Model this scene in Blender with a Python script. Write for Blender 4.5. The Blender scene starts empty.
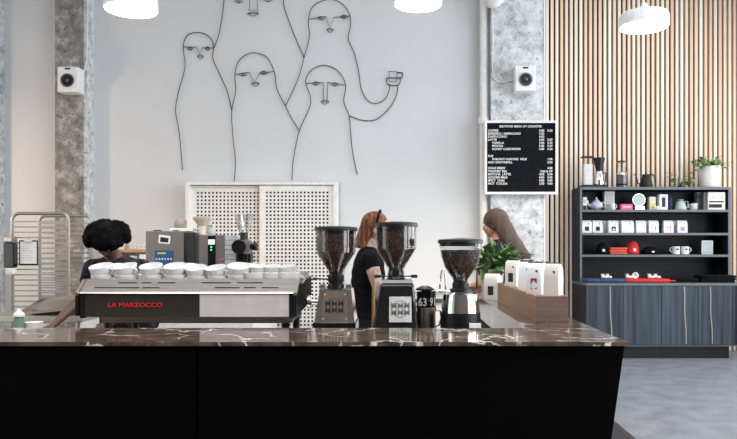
import bpy, bmesh, math, random
from mathutils import Vector, Matrix, Quaternion
random.seed(7)
PI = math.pi
C = bpy.context.scene.collection
F, VX, VY, H = 700.0, 401.0, 248.0, 1.395
def X(px, D): return (px - VX) * D / F
def Z(py, D): return H - (py - VY) * D / F
def P(px, py, D): return Vector((X(px, D), D, Z(py, D)))

# ------------------------------------------------------------------ materials
def new_mat(name):
    m = bpy.data.materials.new(name); m.use_nodes = True
    nt = m.node_tree; b = nt.nodes['Principled BSDF']
    return m, nt, b
def mat(name, col, rough=.5, metal=0, col2=None, scale=20, bump=0, bscale=60, spec=.5, coat=0, stretch=None, detail=4, emis=None):
    m, nt, b = new_mat(name)
    b.inputs['Base Color'].default_value = (*col, 1)
    b.inputs['Roughness'].default_value = rough
    b.inputs['Metallic'].default_value = metal
    b.inputs['Specular IOR Level'].default_value = spec
    b.inputs['Coat Weight'].default_value = coat
    tc = nt.nodes.new('ShaderNodeTexCoord'); vec = tc.outputs['Object']
    if stretch:
        mp = nt.nodes.new('ShaderNodeMapping'); mp.inputs['Scale'].default_value = stretch
        nt.links.new(vec, mp.inputs['Vector']); vec = mp.outputs['Vector']
    c2 = col2 or tuple(min(1, c * 1.12 + .004) for c in col)
    n = nt.nodes.new('ShaderNodeTexNoise'); n.inputs['Scale'].default_value = scale; n.inputs['Detail'].default_value = detail
    r = nt.nodes.new('ShaderNodeValToRGB'); r.color_ramp.elements[0].position = .35; r.color_ramp.elements[1].position = .65
    r.color_ramp.elements[0].color = (*col, 1); r.color_ramp.elements[1].color = (*c2, 1)
    nt.links.new(vec, n.inputs['Vector']); nt.links.new(n.outputs['Fac'], r.inputs['Fac']); nt.links.new(r.outputs['Color'], b.inputs['Base Color'])
    if bump:
        n2 = nt.nodes.new('ShaderNodeTexNoise'); n2.inputs['Scale'].default_value = bscale; n2.inputs['Detail'].default_value = 5
        bp = nt.nodes.new('ShaderNodeBump'); bp.inputs['Strength'].default_value = bump; bp.inputs['Distance'].default_value = .01
        nt.links.new(vec, n2.inputs['Vector']); nt.links.new(n2.outputs['Fac'], bp.inputs['Height']); nt.links.new(bp.outputs['Normal'], b.inputs['Normal'])
    if emis:
        b.inputs['Emission Color'].default_value = (*emis[0], 1); b.inputs['Emission Strength'].default_value = emis[1]
    return m
def glass_mat(name, tint=(1, 1, 1), gloss=.12):
    m = bpy.data.materials.new(name); m.use_nodes = True; nt = m.node_tree; nt.nodes.clear()
    o = nt.nodes.new('ShaderNodeOutputMaterial'); mx = nt.nodes.new('ShaderNodeMixShader')
    t = nt.nodes.new('ShaderNodeBsdfTransparent'); t.inputs[0].default_value = (*tint, 1)
    g = nt.nodes.new('ShaderNodeBsdfGlossy'); g.inputs['Roughness'].default_value = .04
    lw = nt.nodes.new('ShaderNodeLayerWeight'); lw.inputs['Blend'].default_value = gloss * 2.2
    ma = nt.nodes.new('ShaderNodeMath'); ma.operation = 'MULTIPLY_ADD'; ma.inputs[1].default_value = .3; ma.inputs[2].default_value = gloss * .5
    nt.links.new(lw.outputs['Facing'], ma.inputs[0]); nt.links.new(ma.outputs[0], mx.inputs[0])
    nt.links.new(t.outputs[0], mx.inputs[1]); nt.links.new(g.outputs[0], mx.inputs[2]); nt.links.new(mx.outputs[0], o.inputs[0])
    return m
def marble_mat():
    m, nt, b = new_mat('brown_marble')
    L = nt.links.new; N = nt.nodes.new
    tc = N('ShaderNodeTexCoord')
    n0 = N('ShaderNodeTexNoise'); n0.inputs['Scale'].default_value = 3.2; n0.inputs['Detail'].default_value = 5; L(tc.outputs['Object'], n0.inputs['Vector'])
    mx = N('ShaderNodeMix'); mx.data_type = 'VECTOR'; mx.inputs[0].default_value = .3
    L(tc.outputs['Object'], mx.inputs[4]); L(n0.outputs['Color'], mx.inputs[5])
    v = N('ShaderNodeTexVoronoi'); v.feature = 'DISTANCE_TO_EDGE'; v.inputs['Scale'].default_value = 6.5; L(mx.outputs[1], v.inputs['Vector'])
    r = N('ShaderNodeValToRGB'); r.color_ramp.elements[0].color = (1, 1, 1, 1); r.color_ramp.elements[1].color = (0, 0, 0, 1)
    r.color_ramp.elements[0].position = .0; r.color_ramp.elements[1].position = .026; L(v.outputs['Distance'], r.inputs['Fac'])
    n1 = N('ShaderNodeTexNoise'); n1.inputs['Scale'].default_value = 4.5; L(tc.outputs['Object'], n1.inputs['Vector'])
    r1 = N('ShaderNodeValToRGB'); r1.color_ramp.elements[0].position = .44; r1.color_ramp.elements[1].position = .54; L(n1.outputs['Fac'], r1.inputs['Fac'])
    mu = N('ShaderNodeMath'); mu.operation = 'MULTIPLY'; L(r.outputs['Color'], mu.inputs[0]); L(r1.outputs['Color'], mu.inputs[1])
    n2 = N('ShaderNodeTexNoise'); n2.inputs['Scale'].default_value = 14; n2.inputs['Detail'].default_value = 8; L(tc.outputs['Object'], n2.inputs['Vector'])
    r2 = N('ShaderNodeValToRGB'); r2.color_ramp.elements[0].color = (.05, .034, .027, 1); r2.color_ramp.elements[1].color = (.15, .105, .08, 1)
    r2.color_ramp.elements[0].position = .35; r2.color_ramp.elements[1].position = .7; L(n2.outputs['Fac'], r2.inputs['Fac'])
    cm = N('ShaderNodeMix'); cm.data_type = 'RGBA'; L(mu.outputs[0], cm.inputs[0]); L(r2.outputs['Color'], cm.inputs[6]); cm.inputs[7].default_value = (.9, .84, .78, 1)
    L(cm.outputs[2], b.inputs['Base Color']); b.inputs['Roughness'].default_value = .1; b.inputs['Specular IOR Level'].default_value = .4
    return m
def concrete_mat(name='concrete', lo=(.2, .195, .185), hi=(.5, .5, .49), white=(.72, .74, .75), wpos=.5):
    m, nt, b = new_mat(name); L = nt.links.new; N = nt.nodes.new
    tc = N('ShaderNodeTexCoord')
    n = N('ShaderNodeTexNoise'); n.inputs['Scale'].default_value = 9; n.inputs['Detail'].default_value = 12; n.inputs['Roughness'].default_value = .75; L(tc.outputs['Object'], n.inputs['Vector'])
    r = N('ShaderNodeValToRGB'); e = r.color_ramp.elements; e[0].position = .35; e[0].color = (*lo, 1); e[1].position = .62; e[1].color = (*white, 1)
    k = e.new(wpos); k.color = (*hi, 1); L(n.outputs['Fac'], r.inputs['Fac'])
    v = N('ShaderNodeTexNoise'); v.inputs['Scale'].default_value = 26; v.inputs['Detail'].default_value = 3; L(tc.outputs['Object'], v.inputs['Vector'])
    r2 = N('ShaderNodeValToRGB'); r2.color_ramp.elements[0].position = .3; r2.color_ramp.elements[0].color = (.22, .22, .22, 1); r2.color_ramp.elements[1].position = .4; L(v.outputs['Fac'], r2.inputs['Fac'])
    mx = N('ShaderNodeMix'); mx.data_type = 'RGBA'; mx.blend_type = 'MULTIPLY'; mx.inputs[0].default_value = .8; L(r.outputs['Color'], mx.inputs[6]); L(r2.outputs['Color'], mx.inputs[7])
    L(mx.outputs[2], b.inputs['Base Color']); b.inputs['Roughness'].default_value = .85
    bp = N('ShaderNodeBump'); bp.inputs['Strength'].default_value = .5; bp.inputs['Distance'].default_value = .01; L(n.outputs['Fac'], bp.inputs['Height']); L(bp.outputs['Normal'], b.inputs['Normal'])
    return m
def floor_mat():
    m, nt, b = new_mat('penny_tile'); L = nt.links.new; N = nt.nodes.new
    tc = N('ShaderNodeTexCoord')
    v = N('ShaderNodeTexVoronoi'); v.inputs['Scale'].default_value = 38; v.inputs['Randomness'].default_value = .15; L(tc.outputs['Object'], v.inputs['Vector'])
    r = N('ShaderNodeValToRGB'); r.color_ramp.elements[0].position = .3; r.color_ramp.elements[0].color = (.25, .275, .315, 1); r.color_ramp.elements[1].position = .5; r.color_ramp.elements[1].color = (.1, .108, .13, 1)
    L(v.outputs['Distance'], r.inputs['Fac'])
    n = N('ShaderNodeTexNoise'); n.inputs['Scale'].default_value = 5; n.inputs['Detail'].default_value = 8; L(tc.outputs['Object'], n.inputs['Vector'])
    mx = N('ShaderNodeMix'); mx.data_type = 'RGBA'; mx.blend_type = 'OVERLAY'; mx.inputs[0].default_value = .6; L(r.outputs['Color'], mx.inputs[6]); L(n.outputs['Fac'], mx.inputs[7])
    L(mx.outputs[2], b.inputs['Base Color']); b.inputs['Roughness'].default_value = .5
    return m
def slat_mat():
    m, nt, b = new_mat('slat_wood'); L = nt.links.new; N = nt.nodes.new
    tc = N('ShaderNodeTexCoord'); sx = N('ShaderNodeSeparateXYZ'); L(tc.outputs['Object'], sx.inputs[0])
    d = N('ShaderNodeMath'); d.operation = 'DIVIDE'; d.inputs[1].default_value = SLAT; L(sx.outputs[0], d.inputs[0])
    fl = N('ShaderNodeMath'); fl.operation = 'FLOOR'; L(d.outputs[0], fl.inputs[0])
    w = N('ShaderNodeTexWhiteNoise'); w.noise_dimensions = '1D'; L(fl.outputs[0], w.inputs['W'])
    r = N('ShaderNodeValToRGB'); e = r.color_ramp.elements; e[0].color = (.72, .5, .36, 1); e[1].color = (.86, .8, .7, 1); k = e.new(.5); k.color = (.82, .68, .54, 1)
    L(w.outputs['Value'], r.inputs['Fac'])
    mp = N('ShaderNodeMapping'); mp.inputs['Scale'].default_value = (60, 60, 1.5); L(tc.outputs['Object'], mp.inputs[0])
    n = N('ShaderNodeTexNoise'); n.inputs['Scale'].default_value = 1; n.inputs['Detail'].default_value = 5; L(mp.outputs[0], n.inputs['Vector'])
    mx = N('ShaderNodeMix'); mx.data_type = 'RGBA'; mx.blend_type = 'SOFT_LIGHT'; mx.inputs[0].default_value = .5; L(r.outputs['Color'], mx.inputs[6]); L(n.outputs['Fac'], mx.inputs[7])
    L(mx.outputs[2], b.inputs['Base Color']); b.inputs['Roughness'].default_value = .55
    return m
SLAT = .0655
M = {}
M['wall'] = mat('white_plaster', (.66, .68, .70), .85, col2=(.69, .71, .73), scale=1.2, bump=.06, bscale=90)
M['ceiling'] = mat('ceiling_paint', (.7, .7, .7), .9)
M['concrete'] = concrete_mat(lo=(.13, .125, .12), hi=(.27, .26, .25), white=(.47, .46, .45), wpos=.52)
M['concrete_w'] = concrete_mat('painted_concrete', lo=(.3, .32, .33), hi=(.55, .58, .6), white=(.74, .77, .79), wpos=.48)
M['marble'] = marble_mat()
M['floor'] = floor_mat()
M['dark_floor'] = mat('dark_tile', (.012, .012, .014), .35, col2=(.05, .05, .055), scale=60)
M['slat'] = slat_mat()
M['slat_back'] = mat('slat_backing', (.012, .007, .007), .95, spec=.05)
M['black'] = mat('black_satin', (.0008, .0007, .0008), .6, spec=.05, col2=(.0012, .001, .001))
M['black_gloss'] = mat('black_gloss', (.008, .008, .009), .12)
M['black_plastic'] = mat('black_plastic', (.005, .005, .0055), .4, spec=.35)
M['black_cloth'] = mat('black_cloth', (.004, .004, .005), .95, bump=.3, spec=.1)
M['steel'] = mat('brushed_steel', (.52, .455, .41), .3, 1, stretch=(2, 60, 60), scale=3, col2=(.64, .58, .53))
M['rack'] = mat('rack_aluminium', (.36, .34, .32), .4, .8)
M['steel_v'] = mat('steel_panel', (.34, .32, .3), .42, 1, col2=(.4, .38, .36), stretch=(80, 80, 2), scale=2)
M['chrome'] = mat('chrome', (.78, .77, .76), .1, 1)
M['dark_steel'] = mat('dark_steel', (.12, .12, .13), .35, 1)
M['mirror_black'] = mat('smoked_panel', (.03, .026, .022), .08, 0, coat=.5)
M['white_gloss'] = mat('white_ceramic', (.8, .8, .79), .16)
M['white'] = mat('white_paint', (.78, .78, .78), .5)
M['peg'] = mat('perforated_white', (.8, .8, .79), .5)
M['grey_panel'] = mat('pale_panel', (.56, .52, .5), .4)
M['cream'] = mat('cream_paper', (.72, .66, .56), .75, bump=.2)
M['paper'] = mat('white_paper', (.8, .8, .8), .8)
M['foil'] = mat('white_bag', (.74, .74, .75), .42, bump=.35, bscale=14)
M['foil_side'] = mat('cream_bag', (.66, .62, .57), .5, bump=.35, bscale=18)
M['wood'] = mat('walnut_box', (.25, .115, .05), .5, col2=(.27, .15, .09), stretch=(40, 4, 40), scale=1.2, detail=8)
M['wood_end'] = mat('walnut_end', (.13, .085, .07), .35, col2=(.2, .13, .1), stretch=(4, 40, 40), scale=1.5)
M['oak'] = mat('oak', (.42, .25, .12), .5, col2=(.55, .36, .2), stretch=(3, 30, 30), scale=2)
M['door_blue'] = mat('blue_stained_wood', (.02, .028, .038), .5, spec=.3, col2=(.062, .08, .102), stretch=(16, 16, .5), scale=1.3, detail=8)
M['sap'] = mat('pale_sapwood', (.3, .28, .25), .5)
M['shelf_dark'] = mat('shelf_black', (.006, .0075, .011), .5, spec=.25, col2=(.012, .014, .02), stretch=(1, 1, 12), scale=1)
M['shelf_edge'] = mat('shelf_edge_grey', (.09, .11, .125), .45)
M['beans'] = mat('roasted_beans', (.03, .014, .008), .38, col2=(.09, .042, .022), scale=70)
M['glass'] = glass_mat('clear_glass', gloss=.06)
M['frosted'] = glass_mat('frosted_plastic', (.96, .96, .96), .25)
M['smoke_glass'] = glass_mat('clear_plastic', (.95, .95, .95), .06)
M['red'] = mat('red_cloth', (.55, .02, .025), .85)
M['coral'] = mat('coral_cloth', (.6, .09, .06), .85)
M['navy'] = mat('navy_cloth', (.02, .035, .1), .9, col2=(.05, .08, .18), scale=30)
M['pink'] = mat('pink_card', (.85, .12, .3), .6)
M['magenta'] = mat('magenta_label', (.7, .07, .42), .6)
M['rose'] = mat('rose_label', (.75, .09, .2), .6)
M['lavender'] = mat('lavender_label', (.35, .28, .68), .6)
M['burgundy'] = mat('burgundy_label', (.25, .02, .06), .6)
M['ink'] = mat('black_ink', (.01, .01, .012), .7)
M['red_ink'] = mat('red_lettering', (.75, .02, .03), .4)
M['white_ink'] = mat('white_lettering', (.85, .85, .85), .6)
M['felt'] = mat('black_letterboard', (.006, .007, .01), .9, spec=.1)
M['leaf'] = mat('leaf_green', (.03, .09, .018), .45, col2=(.1, .22, .05), scale=25)
M['leaf_l'] = mat('variegated_leaf', (.12, .3, .06), .5, col2=(.5, .6, .35), scale=40)
M['soil'] = mat('soil', (.03, .02, .013), .95, bump=.6)
M['pot'] = mat('white_pot', (.72, .69, .66), .6)
M['skin_p'] = mat('skin_pale', (.62, .38, .31), .55)
M['skin_d'] = mat('skin_brown', (.12, .06, .04), .5)
M['skin_m'] = mat('skin_warm', (.45, .24, .17), .55)
M['tattoo'] = mat('tattooed_skin', (.62, .38, .31), .55, col2=(.2, .17, .17), scale=22)
M['hair_r'] = mat('ginger_hair', (.07, .025, .012), .6, spec=.25, col2=(.3, .11, .045), stretch=(60, 60, 8), scale=1, bump=.6)
M['hair_b'] = mat('brown_hair', (.035, .02, .014), .5, col2=(.1, .055, .035), stretch=(60, 60, 8), scale=1, bump=.6)
M['hair_k'] = mat('black_curly_hair', (.003, .0025, .0025), .9, bump=1, bscale=80, spec=.08)
M['shirt'] = mat('dark_patterned_shirt', (.008, .008, .016), .95, col2=(.07, .055, .07), scale=28, spec=.1)
M['denim'] = mat('dark_trousers', (.01, .011, .018), .95, spec=.1)
M['blue_panel'] = mat('blue_control_panel', (.015, .09, .25), .4)
M['screen'] = mat('violet_screen', (.1, .08, .3), .3, emis=((.55, .5, 1), 2.2))
M['green_led'] = mat('green_led', (0, .3, .08), .3, emis=((.05, 1, .3), 2))
M['red_led'] = mat('red_led', (.3, 0, .05), .3, emis=((1, .03, .15), 1.5))
M['yellow'] = mat('yellow_print', (.7, .6, .1), .6)
M['lamp_white'] = mat('lamp_white', (.78, .8, .82), .4)
M['bulb'] = mat('glowing_diffuser', (1, 1, 1), .5, emis=((1, .93, .8), 9))
M['plate'] = mat('etched_plate', (.5, .42, .36), .3, 1, col2=(.62, .55, .48), scale=18)
M['plate_w'] = mat('brushed_plate', (.55, .52, .47), .4, .3, col2=(.75, .8, .78), scale=12)
M['wire'] = mat('black_wire', (.012, .012, .015), .5)
M['grey_ribbed'] = mat('ribbed_grey', (.5, .52, .54), .4)
M['mirror'] = mat('round_glass', (.45, .52, .53), .3)
M['label_green'] = mat('green_label', (.12, .22, .12), .6)

# ------------------------------------------------------------------ mesh builder
class MB:
    def __init__(s): s.bm = bmesh.new()
    def _x(s, vs, T):
        if T is not None: bmesh.ops.transform(s.bm, matrix=T, verts=vs)
    def box(s, x0, x1, y0, y1, z0, z1, bev=0, T=None):
        g = bmesh.ops.create_cube(s.bm, size=1); vs = g['verts']
        for v in vs:
            v.co = Vector(((x0 + x1) / 2 + v.co.x * (x1 - x0), (y0 + y1) / 2 + v.co.y * (y1 - y0), (z0 + z1) / 2 + v.co.z * (z1 - z0)))
        if bev:
            es = list({e for v in vs for e in v.link_edges})
            r = bmesh.ops.bevel(s.bm, geom=es, offset=bev, segments=2, affect='EDGES', profile=.6)
            vs = list({v for f in r['faces'] for v in f.verts} | {v for v in vs if v.is_valid})
        s._x(vs, T); return s
    def lathe(s, prof, n=32, T=None, cap=True):
        rings = []
        for r, z in prof:
            rings.append([s.bm.verts.new((r * math.cos(2 * PI * i / n), r * math.sin(2 * PI * i / n), z)) for i in range(n)])
        for a, b in zip(rings, rings[1:]):
            for i in range(n):
                s.bm.faces.new((a[i], a[(i + 1) % n], b[(i + 1) % n], b[i]))
        if cap:
            s.bm.faces.new(rings[0][::-1]); s.bm.faces.new(rings[-1])
        s._x([v for r in rings for v in r], T); return s
    def prism(s, poly, a, b, axis='y', T=None):
        def mk(p, t):
            if axis == 'y': return (p[0], t, p[1])
            if axis == 'x': return (t, p[0], p[1])
            return (p[0], p[1], t)
        A = [s.bm.verts.new(mk(p, a)) for p in poly]; B = [s.bm.verts.new(mk(p, b)) for p in poly]
        s.bm.faces.new(A); s.bm.faces.new(B[::-1]); n = len(poly)
        for i in range(n): s.bm.faces.new((A[i], B[i], B[(i + 1) % n], A[(i + 1) % n]))
        s._x(A + B, T); return s
    def frustum(s, bot, top, T=None):
        A = [s.bm.verts.new(p) for p in bot]; B = [s.bm.verts.new(p) for p in top]; n = len(A)
        s.bm.faces.new(A[::-1]); s.bm.faces.new(B)
        for i in range(n): s.bm.faces.new((A[i], A[(i + 1) % n], B[(i + 1) % n], B[i]))
        s._x(A + B, T); return s
    def tube(s, pts, r, n=8, closed=False, T=None):
        pts = [Vector(p) for p in pts]; m = len(pts); rad = r if isinstance(r, (list, tuple)) else [r] * m
        rings = []; prev = None; vs = []
        for i, p in enumerate(pts):
            if closed: t = pts[(i + 1) % m] - pts[i - 1]
            else: t = pts[min(i + 1, m - 1)] - pts[max(i - 1, 0)]
            if t.length < 1e-9: t = Vector((0, 0, 1))
            t.normalize()
            if prev is None:
                u = t.orthogonal().normalized()
            else:
                u = prev - t * prev.dot(t)
                u = u.normalized() if u.length > 1e-6 else t.orthogonal().normalized()
            prev = u; w = t.cross(u)
            ring = [s.bm.verts.new(p + (u * math.cos(2 * PI * k / n) + w * math.sin(2 * PI * k / n)) * rad[i]) for k in range(n)]
            rings.append(ring); vs += ring
        rng = range(m) if closed else range(m - 1)
        for i in rng:
            a, b = rings[i], rings[(i + 1) % m]
            for k in range(n): s.bm.faces.new((a[k], a[(k + 1) % n], b[(k + 1) % n], b[k]))
        if not closed:
            s.bm.faces.new(rings[0][::-1]); s.bm.faces.new(rings[-1])
        s._x(vs, T); return s
    def ball(s, c, r, sc=(1, 1, 1), sub=2, T=None):
        g = bmesh.ops.create_icosphere(s.bm, subdivisions=sub, radius=1)
        for v in g['verts']: v.co = Vector((c[0] + v.co.x * r * sc[0], c[1] + v.co.y * r * sc[1], c[2] + v.co.z * r * sc[2]))
        s._x(g['verts'], T); return s
    def leaf(s, base, d, up, L, W, curl=.3):
        d = Vector(d).normalized(); side = d.cross(Vector(up)); side = side.normalized() if side.length > .01 else Vector((1, 0, 0)); u = side.cross(d)
        prof = [(0, .05), (.25, .8), (.5, 1), (.75, .7), (1, .03)]; rows = []
        for t, w in prof:
            c = Vector(base) + d * L * t - u * (curl * L * t * t)
            rows.append([s.bm.verts.new(c - side * W * w / 2 + u * W * .12 * w), s.bm.verts.new(c), s.bm.verts.new(c + side * W * w / 2 + u * W * .12 * w)])
        for a, b in zip(rows, rows[1:]):
            s.bm.faces.new((a[0], a[1], b[1], b[0])); s.bm.faces.new((a[1], a[2], b[2], b[1]))
        return s
    def build(s, name, m, parent=None, smooth=None, remesh=None, loc=None, bev=0):
        bmesh.ops.recalc_face_normals(s.bm, faces=s.bm.faces)
        me = bpy.data.meshes.new(name); s.bm.to_mesh(me); s.bm.free()
        o = bpy.data.objects.new(name, me); C.objects.link(o)
        if remesh:
            md = o.modifiers.new('r', 'REMESH'); md.mode = 'VOXEL'; md.voxel_size = remesh
            sm = o.modifiers.new('s', 'SMOOTH'); sm.factor = .6; sm.iterations = 6
            dg = bpy.context.evaluated_depsgraph_get()
            nm = bpy.data.meshes.new_from_object(o.evaluated_get(dg)); o.modifiers.clear(); o.data = nm; nm.name = name; me = nm; smooth = 180
        me.materials.clear(); me.materials.append(m)
        if smooth:
            for p in me.polygons: p.use_smooth = True
            if smooth < 180:
                me.update()
                b2 = bmesh.new(); b2.from_mesh(me)
                for e in b2.edges:
                    if len(e.link_faces) == 2 and e.calc_face_angle(0) > math.radians(smooth): e.smooth = False
                b2.to_mesh(me); b2.free()
        if parent is not None: o.parent = parent
        if loc is not None: o.location = loc
        return o
def Tr(x=0, y=0, z=0, rx=0, ry=0, rz=0):
    return Matrix.Translation((x, y, z)) @ Matrix.Rotation(rz, 4, 'Z') @ Matrix.Rotation(ry, 4, 'Y') @ Matrix.Rotation(rx, 4, 'X')
def tag(o, label=None, cat=None, group=None, kind=None):
    if label: o['label'] = label
    if cat: o['category'] = cat
    if group: o['group'] = group
    if kind: o['kind'] = kind
    return o
def thing(name, label, cat, loc=(0, 0, 0), rz=0, group=None):
    o = bpy.data.objects.new(name, None); C.objects.link(o); o.location = loc; o.rotation_euler.z = rz; o.empty_display_size = .05
    return tag(o, label, cat, group)
def struct(o): o['kind'] = 'structure'; return o
def copy_tree(o, parent=None):
    c = o.copy(); C.objects.link(c)
    if parent is not None: c.parent = parent
    for ch in list(o.children): copy_tree(ch, c)
    return c
def text_mesh(name, txts, m, parent, ext=.0006, font_w=1.0):
    """txts: list of (string, x, z, size, align); lettering lies in the XZ plane facing -y"""
    bm = bmesh.new()
    for s, x, z, size, al in txts:
        cu = bpy.data.curves.new('t', 'FONT'); cu.body = s; cu.size = size; cu.align_x = al; cu.extrude = ext; cu.resolution_u = 2; cu.offset = .012 * size * font_w
        o = bpy.data.objects.new('t', cu); C.objects.link(o)
        dg = bpy.context.evaluated_depsgraph_get(); me = bpy.data.meshes.new_from_object(o.evaluated_get(dg))
        me.transform(Matrix.Translation((x, 0, z)) @ Matrix.Rotation(PI / 2, 4, 'X')); bm.from_mesh(me)
        bpy.data.meshes.remove(me); bpy.data.objects.remove(o); bpy.data.curves.remove(cu)
    me = bpy.data.meshes.new(name); bm.to_mesh(me); bm.free(); me.materials.clear(); me.materials.append(m)
    o = bpy.data.objects.new(name, me); C.objects.link(o); o.parent = parent
    return o

# ------------------------------------------------------------------ the room
CE = 5.2; XL, XR = -6.0, 5.2; YB = -3.5
YW, YC, YS = 7.6, 7.42, 9.6          # white wall, column faces, slatted wall
struct(MB().box(XL, XR, YB, YS + .2, -.1, 0).build('floor', M['floor']))
struct(MB().box(XL, 1.715, 2.0, 7.4, 0.0, .003).build('floor_dark_band', M['dark_floor']))
struct(MB().box(XL, XR, YB, YS + .2, CE, CE + .1).build('ceiling', M['ceiling']))
struct(MB().box(XL, .95, YW, YW + .2, 0, CE).build('wall_back', M['wall']))
struct(MB().box(.95, 1.5, YW, YS, 0, CE).build('wall_return', M['wall']))
ADDED_LEFTW = [(-.5, 2.0)]  # unseen left window, added for a second highlight on the chrome
sw = struct(MB().box(1.5, XR + .1, YS, YS + .2, 0, CE).build('wall_slatted', M['slat_back']))
b = MB(); k = math.ceil(1.5 / SLAT)
while (k + 1) * SLAT < XR:
    b.box(k * SLAT + .014, k * SLAT + .0505, YS - .055, YS - .001, 0, CE); k += 1
b.build('slats', M['slat'], sw)
def wall_with_windows(name, axis, pos, thick, a0, a1, openings, z0=.5, z1=3.7):
    b = MB()
    def bx(u0, u1, w0, w1):
        if axis == 'x': b.box(pos, pos + thick, u0, u1, w0, w1)
        else: b.box(u0, u1, pos, pos + thick, w0, w1)
    bx(a0, a1, 0, z0); bx(a0, a1, z1, CE); cur = a0
    for o0, o1 in openings: bx(cur, o0, z0, z1); cur = o1
    bx(cur, a1, z0, z1)
    struct(b.build(name, M['wall']))
REARW = []
RIGHTW = [(-1.5, .8), (1.6, 3.8), (4.6, 6.6), (7.2, 9.2)]
struct(MB().box(XL, XR, YB - .15, YB, 0, CE).build('wall_rear', mat('umber_plaster', (.1, .075, .06), .8)))
wall_with_windows('wall_right', 'x', XR, .15, YB, YS + .2, RIGHTW)
wall_with_windows('wall_left', 'x', XL - .15, .15, YB, YW + .2, ADDED_LEFTW)
n = 1
for (o0, o1), ax in [(w, 'y') for w in REARW] + [(w, 'x') for w in RIGHTW] + [(w, 'l') for w in ADDED_LEFTW]:
    b = MB()
    for u0, u1, w0, w1 in ((o0, o1, .5, .56), (o0, o1, 3.64, 3.7), (o0, o0 + .06, .56, 3.64), (o1 - .06, o1, .56, 3.64), ((o0 + o1) / 2 - .025, (o0 + o1) / 2 + .025, .56, 3.64)):
        if ax == 'x': b.box(XR + .04, XR + .1, u0, u1, w0, w1)
        elif ax == 'l': b.box(XL - .1, XL - .04, u0, u1, w0, w1)
        else: b.box(u0, u1, YB - .1, YB - .04, w0, w1)
    w = struct(b.build('window_%d' % n, M['black_plastic'])); n += 1
# columns
struct(MB().box(X(55, YC), X(83, YC) , YC, YW + .05, 0, CE).build('column_concrete', M['concrete']))
struct(MB().box(X(83, YC) + .001, X(83, YC) + .035, YC + .01, YW, 0, CE).build('trim_1', M['concrete_w']))
struct(MB().box(-4.72, X(5, YW), YC, YW + .05, 0, CE).build('column_outer', M['concrete_w']))
struct(MB().box(X(491, YC), X(545, YC), YC, YW + .1, 0, CE).build('column_painted', M['concrete_w']))
struct(MB().box(X(545, YC) - .012, X(545, YC) + .004, YC - .006, YC, 0, CE).build('trim_2', M['white']))
struct(MB().box(X(345, YW), X(477, YW), YW - .02, YW, .92, Z(253.6, YW)).build('trim_3', M['wall']))
# vertical pipe
D = 7.5; pipe = thing('wall_pipe', 'white vertical pipe running down beside the right concrete column', 'pipe', (X(483.7, D), D, 0))
MB().lathe([(.043, 0), (.043, CE)], 20).build('pipe_run', M['white'], pipe, 40)
for zc in (Z(121, D), Z(30, D) + .9):
    MB().lathe([(.052, zc - .04), (.058, zc - .035), (.058, zc + .035), (.052, zc + .04)], 20).build('coupling', M['white'], pipe, 40)
D = 7.22
wl = tag(MB().lathe([(.01, -.125), (.07, -.11), (.115, -.06), (.13, 0), (.125, .05), (.09, .06)], 24).build('globe_light', M['white'], smooth=60, loc=(X(493, D), D, Z(-5, D) - .0)), 'rounded white fitting at the top of the pipe above the menu board', 'light fitting')
MB().tube([(0, .02, .05), (0, .02, .35)], .012).build('rod', M['white'], wl)
# fine white cables on the columns
D = 7.4
def cable(name, pxs, D, label):
    return tag(MB().tube([P(x, y, D) for x, y in pxs], .006, 6).build(name, M['white'], smooth=180), label, 'cable')
cable('speaker_cable', [(492, 2), (493, 40), (492.5, 65), (493, 77), (496, 81), (503, 82.5), (513.5, 80)], 7.405, 'thin white cable looping to the speaker on the right column')
tag(MB().tube([P(87.5, 0, 7.39), P(87, 60, 7.39), P(84, 73, 7.39), P(80, 74, 7.4)], .007, 6).build('speaker_cable', M['white'], smooth=180), 'thin white cable running up from the speaker on the left column', 'cable')

def speaker(px, py, label, tilt):
    D = YC
    t = thing('wall_speaker', label, 'speaker', (X(px, 7.26), D, Z(py, 7.26)), 0, 'white column speakers')
    w, h, d = .105, .13, .17
    MB().box(-w, w, -d, -.012, -h, h, .006).build('cabinet', M['white'], t)
    MB().box(-.03, .03, -.013, 0, -.05, .05).build('bracket', M['white'], t)
    T = Tr(0, -d - .004, -.012, PI / 2)
    MB().lathe([(.062, 0), (.07, .003), (.07, .007), (.058, .008)], 32, T, cap=False).build('driver_ring', M['dark_steel'], t, 40)
    MB().lathe([(.057, .002), (.057, .006), (.03, .004)], 32, T).build('driver_cone', M['black_plastic'], t, 40)
    MB().ball((0, -d - .012, -.012), .022, (1, .5, 1)).build('dust_cap', M['dark_steel'], t, 180)
    MB().box(-.028, .028, -d - .003, -d, h - .03, h - .012).build('badge', M['ink'], t)
speaker(68, 79.5, 'white square speaker on the left bare concrete column', 0)
speaker(525.5, 78.5, 'white square speaker on the pale column above the menu board', 0)

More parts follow.
